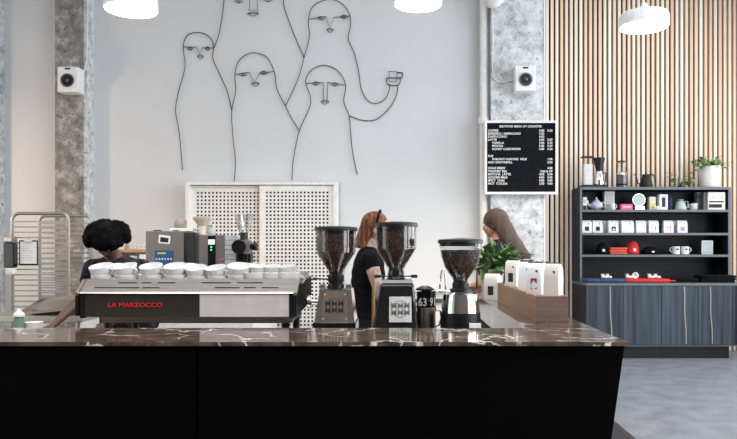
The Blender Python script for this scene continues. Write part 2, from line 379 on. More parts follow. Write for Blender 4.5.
# ------------------------------------------------------------------ wire wall art
WD = YW - .02
art = thing('wire_wall_art', 'black wire drawing of five long-haired figures, one holding up a cup', 'wall art', (0, YW, 2.4))
def q(x, y): return (160 + x / 2.3115, y / 2.3115)
def smooth_line(pts, n=6):
    out = []
    for i in range(len(pts) - 1):
        p0, p1, p2, p3 = pts[max(i - 1, 0)], pts[i], pts[i + 1], pts[min(i + 2, len(pts) - 1)]
        for k in range(n):
            t = k / n
            out.append(tuple(.5 * ((2 * p1[a]) + (-p0[a] + p2[a]) * t + (2 * p0[a] - 5 * p1[a] + 4 * p2[a] - p3[a]) * t * t + (-p0[a] + 3 * p1[a] - 3 * p2[a] + p3[a]) * t ** 3) for a in (0, 1)))
    out.append(pts[-1]); return out
def wire(b, pts, r=.0048, sm=True, dy=0):
    pp = smooth_line(pts) if sm and len(pts) > 2 else pts
    b.tube([P(*q(*p), WD - dy) - Vector((0, YW, 2.4)) for p in pp], r, 6)
def eye(b, c, w=9):
    x, y = c; wire(b, [(x - w, y), (x, y - 4), (x + w, y), (x, y + 4), (x - w, y)], .003)
    wire(b, [(x - 3, y), (x, y - 3), (x + 3, y), (x, y + 3), (x - 3, y)], .0032)
def mouth(b, c, w=8):
    x, y = c; wire(b, [(x - w, y - 1), (x - 3, y - 4), (x + 3, y - 4), (x + w, y - 1), (x, y + 5), (x - w, y - 1)], .0032)
    wire(b, [(x - w, y - 1), (x + w, y - 1)], .003)
b = MB(); wire(b, [(52, 393), (47, 330), (42, 290), (36, 255), (42, 215), (52, 180), (58, 150), (54, 115), (56, 95), (66, 80), (85, 75), (105, 79), (120, 93), (124, 112), (122, 135), (135, 165), (155, 210), (166, 256)])
wire(b, [(54, 108), (85, 109), (92, 127), (98, 110), (124, 111)], .0038, False); eye(b, (70, 112), 6); eye(b, (110, 112), 6); mouth(b, (93, 131), 7)
b.build('wire_figure', M['wire'], art, 180)
b = MB(); wire(b, [(125, 110), (136, 80), (145, 30), (150, -10), (165, -50), (215, -70), (262, -50), (283, -10), (288, 20), (310, 80), (333, 133)])
wire(b, [(150, -12), (208, -14), (206, 24), (226, 24), (223, -14), (284, -12)], .0038, False); eye(b, (182, 3), 10); eye(b, (250, 0), 10); mouth(b, (215, 32), 13)
b.build('wire_figure', M['wire'], art, 180)
b = MB(); wire(b, [(290, 245), (318, 185), (333, 133), (345, 85), (343, 50), (350, 20), (368, 5), (395, -2), (420, 8), (437, 30), (440, 60), (435, 90), (450, 125), (460, 170), (465, 205), (480, 232), (500, 239), (520, 229), (529, 210), (531, 194)])
wire(b, [(343, 45), (384, 38), (392, 66), (402, 40), (438, 37)], .0038, False); eye(b, (372, 42), 9); eye(b, (425, 39), 9); mouth(b, (393, 70), 8)
b.build('wire_figure', M['wire'], art, 180)
b = MB(); wire(b, [(172, 417), (174, 370), (168, 310), (166, 256), (175, 210), (173, 175), (180, 145), (198, 127), (220, 122), (245, 131), (260, 155), (267, 180), (270, 205), (290, 245), (305, 275), (323, 303)], dy=.004)
wire(b, [(174, 172), (207, 167), (218, 191), (230, 170), (264, 165)], .0038, False); eye(b, (192, 172), 9); eye(b, (240, 168), 9); mouth(b, (220, 194), 9)
b.build('wire_figure', M['wire'], art, 180)
b = MB(); wire(b, [(305, 415), (308, 370), (322, 303), (345, 250), (348, 225), (337, 190), (345, 168), (360, 156), (380, 151), (405, 159), (422, 178), (429, 200), (425, 235), (437, 267), (440, 300), (445, 350), (456, 403)])
wire(b, [(437, 267), (468, 278), (500, 276), (530, 250), (546, 222), (550, 195)])
wire(b, [(337, 193), (377, 190), (378, 232), (386, 232), (388, 190), (428, 197)], .0038, False); eye(b, (360, 193), 9); eye(b, (404, 195), 9); mouth(b, (381, 236), 9)
b.build('wire_figure', M['wire'], art, 180)
b = MB(); wire(b, [(529, 165), (548, 165), (547, 188), (530, 188), (529, 165)], .0038, False); wire(b, [(524, 180), (526, 194), (540, 198), (553, 194), (556, 180)]); wire(b, [(524, 180), (556, 180)], .005, False)
wire(b, [(548, 168), (559, 168), (561, 174), (557, 180), (548, 180)], .006); b.build('wire_cup', M['wire'], art, 180)

# ------------------------------------------------------------------ perforated sliding cupboard
D = 7.5
cup = thing('sliding_door_cupboard', 'white floor-standing cupboard with two perforated sliding doors below the wire figures', 'cupboard', (X(261.5, D), YW, 0))
ox = cup.location.x
def wx(px, D): return X(px, D) - ox
y0 = 7.42 - YW; top = Z(182, 7.42)
xa, xb = wx(186, 7.42), wx(337.5, 7.42)
MB().box(xa, xb, -.03, -.005, 0, top).build('back_panel', M['slat_back'], cup)
b = MB(); b.box(xa, xa + .04, y0 - .02, -.03, 0, top); b.box(xb - .04, xb, y0 - .02, -.03, 0, top); b.box(xa + .04, xb - .04, y0 - .02, -.03, top - .03, top); b.box(xa + .04, xb - .04, y0 - .02, -.03, 0, .04)
b.build('frame', M['white'], cup)
def perf(name, x0, x1, z0, z1, yy, hx0, pitch, cols, ztop, par):
    rows = int((ztop - z0 - .08) / pitch); hs = pitch * .265
    xs = [x0]; zs = [z0]
    for i in range(cols): xs += [hx0 + i * pitch - hs, hx0 + i * pitch + hs]
    xs.append(x1)
    for j in range(rows): zc = ztop - (rows - 1 - j) * pitch; zs += [zc - hs, zc + hs]
    zs.append(z1)
    b = MB(); vs = {}
    def v(i, j, k):
        if (i, j, k) not in vs: vs[i, j, k] = b.bm.verts.new((xs[i], yy + k * .012, zs[j]))
        return vs[i, j, k]
    hole = lambda i, j: 0 < i < len(xs) - 2 and 0 < j < len(zs) - 2 and i % 2 == 1 and j % 2 == 1
    for i in range(len(xs) - 1):
        for j in range(len(zs) - 1):
            if hole(i, j):
                q4 = [(i, j), (i + 1, j), (i + 1, j + 1), (i, j + 1)]
                for a, c in zip(q4, q4[1:] + q4[:1]): b.bm.faces.new((v(*a, 0), v(*c, 0), v(*c, 1), v(*a, 1)))
            else:
                for k in (0, 1): b.bm.faces.new((v(i, j, k), v(i + 1, j, k), v(i + 1, j + 1, k), v(i, j + 1, k)))
    n = len(xs) - 1; m_ = len(zs) - 1
    for i in range(n):
        for j in (0, m_): b.bm.faces.new((v(i, j, 0), v(i + 1, j, 0), v(i + 1, j, 1), v(i, j, 1)))
    for j in range(m_):
        for i in (0, n): b.bm.faces.new((v(i, j, 0), v(i, j + 1, 0), v(i, j + 1, 1), v(i, j, 1)))
    return b.build(name, M['peg'], par)
pt = 3.78 * 7.44 / F
dl = perf('sliding_door', wx(189.5, 7.46), wx(262, 7.46), .05, top - .035, 7.47 - YW, wx(197.8, 7.47), pt, 17, Z(192.8, 7.47), cup)
dr = perf('sliding_door', wx(259, 7.43), wx(334.5, 7.43), .05, top - .035, 7.43 - YW, wx(266.8, 7.43), pt, 17, Z(192.5, 7.43), cup)
MB().box(wx(258.6, 7.43), wx(259.4, 7.43), 7.428 - YW, 7.445 - YW, .05, top - .036).build('door_edge', M['oak'], dr)

# ------------------------------------------------------------------ letter board menu
D = 7.36; s = D / F
mb_ = thing('menu_board', 'black letter board menu in a white frame hung on the painted column', 'menu board', (X(521, D), D, Z(157.5, D)))
cx_, cz_ = mb_.location.x, mb_.location.z
def lx(px): return X(px, D) - cx_
def lz(py): return Z(py, D) - cz_
MB().box(lx(486.5), lx(555.5), .0, .03, lz(192), lz(122.8)).build('letter_panel', M['felt'], mb_)
b = MB(); fx0, fx1, fz0, fz1 = lx(484.5), lx(557.5), lz(194.3), lz(120.8); t_ = .024
b.box(fx0, fx1, -.02, .045, fz1 - t_, fz1); b.box(fx0, fx1, -.02, .045, fz0, fz0 + t_); b.box(fx0, fx0 + t_, -.02, .045, fz0 + t_, fz1 - t_); b.box(fx1 - t_, fx1, -.02, .045, fz0 + t_, fz1 - t_)
b.build('frame', M['white'], mb_)
rows = [(130.6, 0, 'COFFEE', '3.00', '3.50'), (133.6, 0, 'ESPRESSO / AMERICANO', '3.50', ''), (136.6, 0, 'CAPPUCCINO', '4.50', ''), (139.7, 0, 'LATTE', '4.50', '5.00'),
        (142.8, 1, 'VANILLA', '5.00', '5.50'), (145.8, 1, 'MOCHA', '5.00', '5.50'), (149, 1, 'HONEY CARDAMOM', '5.00', '5.50'), (156, 0, 'SUB', '', ''),
        (159.1, 1, 'WALNUT-ALMOND  MILK', '', '1.00'), (162.3, 0, 'ADD SHOT/REFILL', '', '2.00'), (168.1, 0, 'COLD BREW', '', '4.00'), (171.3, 0, 'TEA/ICED TEA', '', '3.00 & UP'),
        (174.3, 0, 'MATCHA  LATTE', '4.50', '5.00'), (177.4, 0, 'GOLDEN MILK', '4.50', '5.00'), (180.5, 0, 'SPICY  CHAI', '4.50', '5.00'), (183.6, 0, 'HOT  COCOA', '3.50', '4.00')]
fs = 3.0 * s
tx = [('SEE FOOD MENU AT COUNTER', lx(520.5), lz(127.4), fs, 'CENTER')]
for y, ind, a, c1, c2 in rows:
    tx.append((a, lx(492 if ind else 488), lz(y + 1), fs, 'LEFT'))
    if c1: tx.append((c1, lx(544.2), lz(y + 1), fs, 'RIGHT'))
    if c2: tx.append((c2, lx(552.5), lz(y + 1), fs, 'RIGHT'))
lt = text_mesh('lettering', tx, M['white_ink'], mb_, .001, 1.5); lt.location.y = -.0015

# ------------------------------------------------------------------ pendants
def pendant(px, D, Zc, r, label):
    t = thing('pendant_lamp', label, 'pendant lamp', (X(px, D), D, Zc), 0, 'white pendant lamps')
    MB().lathe([(r, 0), (r + .002, .02), (r, .085), (r * .93, .105), (r * .5, .135), (.03, .155), (.02, .19)], 48).build('lamp_shade', M['lamp_white'], t, 50)
    MB().lathe([(r * .96, -.004), (r * .96, .002)], 48).build('diffuser', M['bulb'], t, 50)
    MB().tube([(0, 0, .18), (0, 0, CE - Zc)], .005, 8).build('cord', M['white'], t)
    MB().lathe([(.05, CE - Zc - .03), (.05, CE - Zc)], 20).build('canopy', M['white'], t, 40)
pendant(131, 5.22, 3.17, .192, 'white pendant lamp glowing near the left concrete column')
pendant(418, 5.3, 3.24, .182, 'white pendant lamp in the middle, over the hoppers')
pendant(644, 5.62, 3.17, .192, 'white pendant lamp in front of the wooden slat wall')

# ------------------------------------------------------------------ counter
CT = 1.067; DF, DB = 2.443, 2.87; XE = X(628, DF); XI = .52; XC = -2.3; YA = 5.15
ct = thing('marble_countertop', 'L-shaped dark brown marble slab with white veins on the bar', 'countertop', (0, 2.6, CT))
b = MB(); b.prism([(XC, DF - 2.6), (XE, DF - 2.6), (XE, YA - 2.6), (XI, YA - 2.6), (XI, DB - 2.6), (XC, DB - 2.6)], -.014, 0, 'z')
b.build('slab', M['marble'], ct)
b = MB(); b.box(XI + .005, XI + .02, DB - 2.6 + .02, YA - 2.6, -.137 + .0, -.014); b.box(XC, XI + .02, DB - 2.6 - .02, DB - 2.6 - .005, -.137, -.014)
b.build('upstand', M['marble'], ct)
sc_ = thing('service_counter', 'long black panelled bar counter with a slanting right end', 'counter', (0, 2.6, 0))
zt = CT - .0145
MB().box(XC, .50, 2.475 - 2.6, DB - 2.6 - .025, .06, zt).build('carcass', M['black'], sc_)
def xr(z): return .785 - (zt - z) * .14
b = MB(); b.prism([(.545, 0), (xr(0) - .02, 0), (xr(zt) - .02, zt), (.545, zt)], 2.485 - 2.6, YA - 2.62); b.build('arm_carcass', M['black'], sc_)
xs_ = X(197, 2.46)
MB().box(XC, xs_ - .0025, 2.458 - 2.6, 2.474 - 2.6, 0, zt, .001).build('front_panel', M['black'], sc_)
MB().prism([(xs_ + .0025, 0), (xr(0), 0), (xr(zt), zt), (xs_ + .0025, zt)], 2.458 - 2.6, 2.474 - 2.6).build('front_panel', M['black'], sc_)
MB().prism([(xr(0) - .018, 0), (xr(0), 0), (xr(zt), zt), (xr(zt) - .018, zt)], 2.476 - 2.6, YA - 2.6).build('end_panel', M['black'], sc_)
WT = .93
wk = tag(MB().box(XC, .498, DB + .005, 3.72, WT - .03, WT, .004).build('steel_worktop', M['steel']), 'stainless work surface behind the marble ledge, under machine and grinders', 'worktop')
uc = thing('under_counter_cabinet', 'dark cabinet run beneath the steel work surface', 'cabinet', (-.9, 3.3, 0))
MB().box(XC + .9, .498 + .9, -.42, .38, .08, WT - .031).build('body', M['black_plastic'], uc)
MB().box(XC + .9, .498 + .9, -.38, .32, 0, .08).build('plinth', M['black'], uc)
for i in range(4):
    x0 = XC + .9 + i * .699; MB().box(x0 + .01, x0 + .689, .381, .4, .1, WT - .05).build('door', M['steel_v'], uc)

# ------------------------------------------------------------------ espresso machine
D0 = 3.05; mx0, mx1 = X(80, D0), X(294, D0)
em = thing('espresso_machine', 'long steel and black espresso machine covered with white cups', 'espresso machine', ((mx0 + mx1) / 2, D0, WT))
hw = (mx1 - mx0) / 2; zr = lambda py, D: Z(py, D) - WT
z292, z279, z317, z323 = zr(292, D0), zr(279, 3.12), zr(317, D0), zr(323, 3.09)
MB().box(-hw + .02, hw - .02, .012, .46, z317 + .0, z292 - .02).build('body', M['dark_steel'], em)
MB().prism([(-.005, z292 - .006), (0, z292), (.07, z279), (.078, z279), (.078, z279 - .05), (.01, z292 - .012)], -hw, hw, 'x').build('top_rail', M['steel'], em)
MB().box(-hw + .01, hw - .01, .08, .47, z279 - .055, z279 - .043).build('cup_tray', M['steel'], em)
b = MB(); b.box(-hw + .0, hw, .462, .478, z279 - .06, z279 + .02); b.build('tray_rail', M['steel'], em)
nrm = Vector((0, -(z279 - z292), .07)).normalized(); ang = math.atan2(z279 - z292, .07)
def slot(pa, pb, f):
    b = MB(); xa_, xb_ = X(pa, 3.08) - em.location.x, X(pb, 3.08) - em.location.x
    yy, zz = .07 * f, z292 + (z279 - z292) * f
    b.box(xa_, xb_, -.003, .003, -.0012, .0006, T=Tr(0, yy, zz, ang)); b.build('vent_slot', M['black'], em)
for pa, pb in ((117, 136), (140, 150), (156, 174), (200, 230), (236, 262)): slot(pa, pb, .7)
for pa, pb in ((95, 140), (143, 160), (215, 240), (244, 256), (262, 279)): slot(pa, pb, .32)
xp = lambda px: X(px, D0) - em.location.x
MB().box(xp(84.5), xp(199), .002, .011, z317, z292 - .01).build('smoked_panel', M['mirror_black'], em)
MB().box(xp(199.5), xp(289), .0, .011, z317, z292 - .01, .002).build('pale_panel', M['grey_panel'], em)
MB().box(xp(289.5), xp(293.5), -.002, .03, z317 - .005, z292 - .006).build('end_cap', M['black_gloss'], em)
MB().box(xp(80), xp(84), -.002, .03, z317 - .005, z292 - .006).build('end_cap', M['black_gloss'], em)
lg = text_mesh('brand_lettering', [('LA MARZOCCO', xp(135), z292 - .066, .028, 'CENTER')], M['red_ink'], em, .0008, 0)
wdt = max(v.co.x for v in lg.data.vertices) - min(v.co.x for v in lg.data.vertices); sx_ = (54 * D0 / F) / wdt
for v in lg.data.vertices: v.co.x = xp(135) + (v.co.x - xp(135)) * sx_
lg.location.y = .0005
for sgn in (-1, 1):
    xo = sgn * (hw + .004); x0, x1 = (xo - .012, xo) if sgn < 0 else (xo - .004, xo + .008)
    zb0, zb1 = zr(316, D0), zr(301, 3.55); zt0, zt1 = z292 - .002, z279 - .005
    MB().prism([(-.01, zb0), (.5, zb1), (.5, zt1), (.08, zt1 - .01), (-.01, zt0 - .01)], x0, x1, 'x').build('side_panel', M['black_gloss'], em)
    pr = MB().prism([(-.012, zt0 - .012), (.07, zt1 - .008), (.5, zt1 - .004), (.5, zt1 + .004), (.065, zt1 + .004), (-.012, zt0)], x0 - .002, x1 + .002, 'x').build('side_trim', M['steel'], em)
    b = MB()
    for k in range(3): b.box(x0 - .0026, x1 + .0026, .1 + k * .13, .19 + k * .13, zt1 - .0025, zt1 + .0025)
    b.build('trim_slot', M['black'], pr)
MB().box(xp(96), xp(291), .05, .055 + .02, z323, z317 - .004).build('lower_beam', M['steel'], em)
MB().box(-hw + .05, hw - .03, .08, .44, z323 - .005, z317 - .002).build('drip_tray', M['black_plastic'], em)
for sx in (-hw + .09, hw - .05):
    for sy in (.08, .4): MB().lathe([(.024, 0), (.024, .02), (.016, .03), (.018, z323)], 16, Tr(sx, sy, 0)).build('foot', M['black_plastic'], em, 40)
for k in (-.28, 0, .28):
    g = MB().lathe([(.034, 0), (.036, .03), (.03, .07)], 24, Tr(k, .53, .2)).build('group_head', M['chrome'], em, 40)
    MB().box(k - .03, k + .03, .44, .53, .22, .3, .008).build('group_arm', M['chrome'], em)
    MB().tube([(k, .545, .19), (k, .66, .17)], [.013, .016], 10).build('portafilter_handle', M['black_plastic'], em, 60)

# cups
def cup_meshes():
    t = thing('coffee_cup', 'x', 'cup')
    MB().lathe([(.028, 0), (.03, .004), (.038, .012), (.05, .035), (.055, .062), (.0535, .063), (.048, .036), (.034, .015), (.005, .01)], 32).build('bowl', M['white_gloss'], t, 60)
    MB().tube([(.047, 0, .045), (.066, 0, .046), (.074, 0, .036), (.066, 0, .022), (.043, 0, .02)], .0042, 8).build('handle', M['white_gloss'], t, 180)
    return t
cup0 = cup_meshes(); used = False
def put_cup(x, y, z, tilt, rz, label, group, sc=1):
    global used
    c = cup0 if not used else copy_tree(cup0); used = True
    c.location = (x, y, z); c.rotation_euler = (tilt, 0, rz); c.scale = (sc, sc, sc)
    tag(c, label, 'cup', group); return c
ords = ['leftmost', 'second from left', 'third from left', 'fourth from left', 'fifth from left', 'sixth from left', 'seventh from left', 'eighth from left', 'ninth from left', 'rightmost']
TZ = WT + z279 - .043
for i, px in enumerate([103, 127.5, 152.5, 176.5, 197, 217.5, 238.5, 256.5, 273, 287]):
    big = i < 7; D = 3.19; x = X(px, D)
    scl = .95 if i in (0, 1, 2, 3, 6) else .88
    put_cup(x, D, TZ, 0, random.uniform(-.6, .2), 'upright white cup, %s of the front row on the machine%s' % (ords[i], ', under another' if big else ''), 'white cups in the front row on the machine', scl if big else 1.12)
    if big: put_cup(x, D + .004, TZ + .047 * scl, math.radians(17), random.uniform(-.5, .3), 'tilted white cup, %s of the tilted ones on the machine' % ords[i], 'tilted white cups on top of the row', scl)
for i, px in enumerate([258, 273.5, 288]): put_cup(X(px, 3.22), 3.215, TZ + .052, math.radians(10), .2 - i * .3, 'white cup stacked near the right end of the machine, %s of the last three' % ('left', 'middle', 'right')[i], 'stacked white cups at the right end of the machine', .78)
for i, px in enumerate([118, 142, 171, 190, 209, 229, 250, 268, 283]):
    D = 3.32; o = put_cup(X(px, D), D, TZ, 0, random.uniform(-.5, .5), 'white cup in the back row on the machine, %s there' % (ords[i] if i < 8 else 'rightmost'), 'white cups in the back row on the machine', .9)
for i, px in enumerate([119, 186, 246]):
    D = 3.322; put_cup(X([118, 190, 250][i], D), D, TZ + .042, math.radians(16), .3, 'white cup tipped on the back row of the machine, %s' % ['behind the first two tilted cups', 'near the middle', 'right of the middle'][i], 'tipped white cups on the back row', .9)

# ------------------------------------------------------------------ grinders
def bean_fill(name, prof, label, seed, n=1100):
    """prof: list of (r,z) going up, last is the bean surface level"""
    rnd = random.Random(seed); b = MB()
    b.lathe([(max(r - .006, .003), z) for r, z in prof] + [(.01, prof[-1][1] + .004)], 28)
    def surf(t):
        zz = prof[0][1] + t * (prof[-1][1] - prof[0][1])
        for (r0, a), (r1, c) in zip(prof, prof[1:]):
            if a <= zz <= c: return r0 + (r1 - r0) * (zz - a) / max(c - a, 1e-6), zz
        return prof[-1]
    base = bmesh.new(); bmesh.ops.create_icosphere(base, subdivisions=1, radius=1); bv = [v.co.copy() for v in base.verts]; bf = [[v.index for v in f.verts] for f in base.faces]; base.free()
    for i in range(n):
        if i < n * .8:
            r, zz = surf(rnd.random() ** .75); a = rnd.uniform(0, 2 * PI); p = Vector(((r - .0055) * math.cos(a), (r - .0055) * math.sin(a), zz))
        else:
            r = prof[-1][0] * math.sqrt(rnd.random()) * .95; a = rnd.uniform(0, 2 * PI); p = Vector((r * math.cos(a), r * math.sin(a), prof[-1][1] + .003))
        R = Quaternion((rnd.gauss(0, 1), rnd.gauss(0, 1), rnd.gauss(0, 1), rnd.gauss(0, 1))).normalized().to_matrix()
        vs = [b.bm.verts.new(p + R @ Vector((c.x * .0055, c.y * .004, c.z * .0034))) for c in bv]
        for f in bf: b.bm.faces.new([vs[k] for k in f])
    return tag(b.build(name, M['beans'], smooth=60), label, 'coffee beans', None, 'stuff')
def hopper(t, D, cx, prof, beans_top, lid, label):
    """prof px (r,y) from top to bottom; origin at t"""
    s = D / F; pr = [(r * s, Z(y, D) - t.location.z) for r, y in prof][::-1]
    inner = [(r - .0025, z) for r, z in pr]
    MB().lathe(pr + inner[::-1] , 40, cap=False).build('hopper', M['smoke_glass'], t, 18)
    r, y0, y1 = lid; zz0, zz1 = Z(y1, D) - t.location.z, Z(y0, D) - t.location.z
    l = MB().lathe([(r * s * .9, zz0 - .012), (r * s * .92, zz0), (r * s, zz0), (r * s * 1.005, zz0 + (zz1 - zz0) * .6), (r * s * .97, zz1), (r * s * .3, zz1 + .006), (.008, zz1 + .007)], 40).build('hopper_lid', M['black_plastic'], t, 50)
    bp = []; bt = Z(beans_top, D) - t.location.z
    for (r0, a), (r1, c) in zip(inner, inner[1:]):
        if not bp: bp.append((r0 - .001, a))
        if c < bt: bp.append((r1 - .001, c))
        elif a < bt: bp.append((r0 + (r1 - r0) * (bt - a) / (c - a) - .001, bt))
    o = bean_fill('coffee_beans', bp, label, int(cx)); o.location = t.location
DG = 3.12; s = DG / F
def fr(px0, px1, py, d0, d1, t, D=None):
    D = D or DG
    zz = Z(py, D) - t.location.z; a, c = X(px0, D) - t.location.x, X(px1, D) - t.location.x
    return [(a, d0, zz), (c, d0, zz), (c, d1, zz), (a, d1, zz)]
def face_T(t, pxc, pyc, D, yoff, lean):
    return Tr(X(pxc, D) - t.location.x, yoff, Z(pyc, D) - t.location.z, lean)
# grinder 1 : chrome
g1 = thing('coffee_grinder', 'chrome-bodied coffee grinder with full hopper, nearest the espresso machine', 'coffee grinder', (X(336, DG), DG, WT))
hopper(g1, DG, 336, [(20.5, 231), (20.3, 252), (8, 271), (6.5, 274)], 233.5, (21.7, 227.3, 231), 'dark roasted coffee beans filling the hopper of the chrome grinder')
gz = lambda py, t=g1, D=DG: Z(py, D) - WT
MB().lathe([(.055, gz(293)), (.052, gz(289)), (.036, gz(288)), (.036, gz(284)), (.03, gz(283)), (.036, gz(281)), (.036, gz(275)), (.03, gz(274)), (.031, gz(271.5))], 28).build('collar', M['black_plastic'], g1, 40)
MB().tube([(-.03, -.02, gz(279)), (-.075, -.02, gz(278.5)), (-.1, -.02, gz(278.5))], [.003, .003, .007], 8).build('shutter_lever', M['black_plastic'], g1, 40)
b = MB(); b.frustum(fr(316.5, 356, 321, -.085, .1, g1), fr(321, 352, 289, -.055, .1, g1)); b.build('housing', M['chrome'], g1, bev=0)
b = MB(); b.box(-.094, .094, -.095, .11, 0, gz(320.5), .006); b.build('base', M['black_gloss'], g1)
b = MB()
b.prism([(X(x, DG) - g1.location.x, gz(y)) for x, y in ((323, 321), (349.5, 321), (347, 290), (325.5, 290))], 0, .005)
T1 = Matrix.Identity(4)
pl = b.build('front_plate', M['plate'], g1); lean = math.atan2(.03, gz(289) - gz(321))
pl.matrix_local = Matrix.Translation((0, -.089, gz(321))) @ Matrix.Rotation(-lean, 4, 'X') @ Matrix.Translation((0, 0, -gz(321)))
def emblem(par, cx, cz, r, y, m):
    b = MB(); b.tube([(cx + r * math.cos(a * PI / 12), y, cz + r * math.sin(a * PI / 12)) for a in range(24)], .0012, 4, closed=True); o = b.build('emblem_ring', m, par)
    k = text_mesh('emblem_letters', [('MMM', cx, cz + .002, r * 1.0, 'CENTER'), ('MMM', cx, cz - r * .74, r * 1.0, 'CENTER')], m, par, .0006, .2); k.location.y = y - .0005
emblem(pl, X(336, DG) - g1.location.x, gz(305), .036, -.0005, M['dark_steel'])
b = MB()
for x, y in ((326.5, 293), (346, 293), (325, 317), (347.5, 317)): b.ball((X(x, DG) - g1.location.x, -.001, gz(y)), .0032, (1, .6, 1), 1)
b.build('screws', M['white_gloss'], pl)
T = Tr(-.088, .01, gz(302), 0, -PI / 2)
MB().lathe([(.012, -.02), (.012, .02), (.027, .022), (.03, .03), (.027, .04), (.018, .045)], 24, T).build('adjustment_knob', M['chrome'], g1, 40)
MB().box(-.07, -.045, -.03, -.005, gz(289), gz(284), .003).build('bracket', M['steel'], g1)
MB().box(.045, .07, -.03, -.005, gz(289), gz(284), .003).build('bracket', M['steel'], g1)
# grinder 2 : black
g2 = thing('coffee_grinder', 'tall black coffee grinder in the middle with brushed plate and full hopper', 'coffee grinder', (X(396, DG), DG, WT))
hopper(g2, DG, 396, [(20.5, 227), (20.3, 249), (8.5, 268.5), (7, 271)], 231, (21.7, 222.8, 227), 'dark roasted coffee beans filling the hopper of the black grinder')
MB().lathe([(.04, gz(281)), (.042, gz(278)), (.035, gz(276)), (.038, gz(272)), (.033, gz(269.5)), (.032, gz(268))], 28).build('collar', M['black_gloss'], g2, 40)
for sg in (-1, 1): MB().tube([(sg * .03, -.02, gz(276)), (sg * .065, -.02, gz(276)), (sg * .068, -.02, gz(276)), (sg * .095, -.02, gz(276))], [.003, .003, .007, .008], 8).build('shutter_lever', M['black_plastic'], g2, 40)
b = MB(); b.frustum(fr(372.5, 418, 330, -.1, .12, g2), fr(381, 413.5, 282, -.06, .1, g2)); o = b.build('housing', M['black_gloss'], g2)
md = o.modifiers.new('b', 'BEVEL'); md.width = .016; md.segments = 3
b = MB(); b.frustum(fr(370.5, 420, 345, -.1, .13, g2), fr(371.5, 419, 330, -.1, .13, g2)); b.box(-.11, .11, -.1, .13, 0, .03, .005); b.build('base', M['black_plastic'], g2)
MB().frustum(fr(382, 413, 282.5, -.058, .09, g2), fr(383.5, 412, 279.5, -.05, .08, g2)).build('top_cap', M['dark_steel'], g2)
b = MB(); b.prism([(X(x, DG) - g2.location.x, gz(y)) for x, y in ((389.5, 320), (411.5, 320), (411, 295), (389.5, 295))], 0, .005)
pl = b.build('front_plate', M['plate_w'], g2); lean = math.atan2(.04, gz(282) - gz(330))
yb = -.1 + .04 * (gz(320) - gz(330)) / (gz(282) - gz(330))
pl.matrix_local = Matrix.Translation((0, yb - .005, gz(320))) @ Matrix.Rotation(-lean, 4, 'X') @ Matrix.Translation((0, 0, -gz(320)))
emblem(pl, X(400.3, DG) - g2.location.x, gz(307), .036, -.0005, M['steel_v'])
# grinder 3 : silver drum
g3 = thing('coffee_grinder', 'round silver and black coffee grinder with wide-mouthed hopper, beside the potted plant', 'coffee grinder', (X(460.5, DG), DG, WT))
hopper(g3, DG, 460, [(21.5, 244), (20, 256), (16.5, 267), (7.5, 280), (6.5, 284)], 251.5, (22.7, 239.6, 243.5), 'dark coffee beans in the part-filled hopper of the silver grinder')
MB().lathe([(.05, gz(293)), (.048, gz(289)), (.037, gz(288)), (.037, gz(283)), (.032, gz(282)), (.032, gz(280))], 28, Tr(-.0, 0, 0)).build('collar', M['black_plastic'], g3, 40)
MB().lathe([(.086, gz(312)), (.084, gz(306)), (.078, gz(297)), (.076, gz(294)), (.06, gz(292)), (.02, gz(291.5))], 40).build('housing', M['chrome'], g3, 40)
MB().lathe([(.088, 0), (.09, .01), (.09, gz(327)), (.088, gz(312)), (.02, gz(311.9))], 40).build('motor_base', M['black_plastic'], g3, 40)
MB().box(.03, .08, -.101, -.09, gz(327), gz(321), .001, T=None).build('badge', M['paper'], g3)
MB().tube([(-.05, -.04, gz(291)), (-.085, -.05, gz(290)), (-.1, -.05, gz(290))], [.004, .004, .008], 8).build('lever', M['chrome'], g3, 40)
MB().tube([(.02, .02, gz(288)), (.075, .02, gz(288)), (.076, .02, gz(270))], [.005, .005, .003], 8).build('rod', M['black_plastic'], g3, 40)

# jug with number cards, faucet, wooden stick
D = 3.2; s = D / F
jg = thing('milk_pitcher', 'steel milk pitcher between the black and silver grinders, holding number cards', 'pitcher', (X(426, D), D, WT))
zj = lambda py: Z(py, 3.2) - WT
MB().lathe([(.044, 0), (.046, .01), (.043, zj(312)), (.041, zj(307)), (.0395, zj(307)), (.041, zj(313)), (.043, .012)], 32, cap=False).build('jug', M['steel'], jg, 50)
MB().lathe([(.043, .0), (.043, .004)], 32).build('jug_base', M['steel'], jg, 50)
MB().tube([(.041, 0, zj(309)), (.066, 0, zj(311)), (.07, 0, zj(318)), (.06, 0, zj(325)), (.043, 0, zj(327))], .005, 8).build('handle', M['chrome'], jg, 180)
def number_card(num, pxc, w, dy, rz, label):
    t = thing('table_number', label, 'table number', (X(pxc, D), D + dy, zj(313) + WT), rz, 'table numbers in the pitcher')
    MB().box(-w / 2, w / 2, -.0035, .0035, -.03 * 0, zj(291) - zj(313), .001).build('card', M['black_plastic'], t)
    o = text_mesh('number', [(num, 0, zj(305.5) - zj(313), .052, 'CENTER')], M['white_ink'], t, .0006, 1.5); o.location.y = -.0045
    for v in o.data.vertices: v.co.x *= .8
number_card('63', 422.5, .052, -.02, -.1, 'black table number card reading 63 in the steel pitcher')
number_card('91', 432.3, .038, -.002, .75, 'black table number card reading 91 in the steel pitcher')
number_card('58', 427, .05, .018, .15, 'black table number card hidden behind the 63 card')
tag(MB().lathe([(.03, 0), (.042, .003), (.043, .008), (.028, .016), (.016, .022)], 28).build('pitcher_cap', M['black_plastic'], smooth=40, loc=(X(425, D), D, zj(291) + WT + .002)), 'flat black lid lying over the number cards', 'lid')
D = 3.36
fa = thing('gooseneck_tap', 'slim chrome gooseneck tap left of the silver grinder', 'tap', (X(443, D), D, WT))
zf = lambda py: Z(py, D) - WT
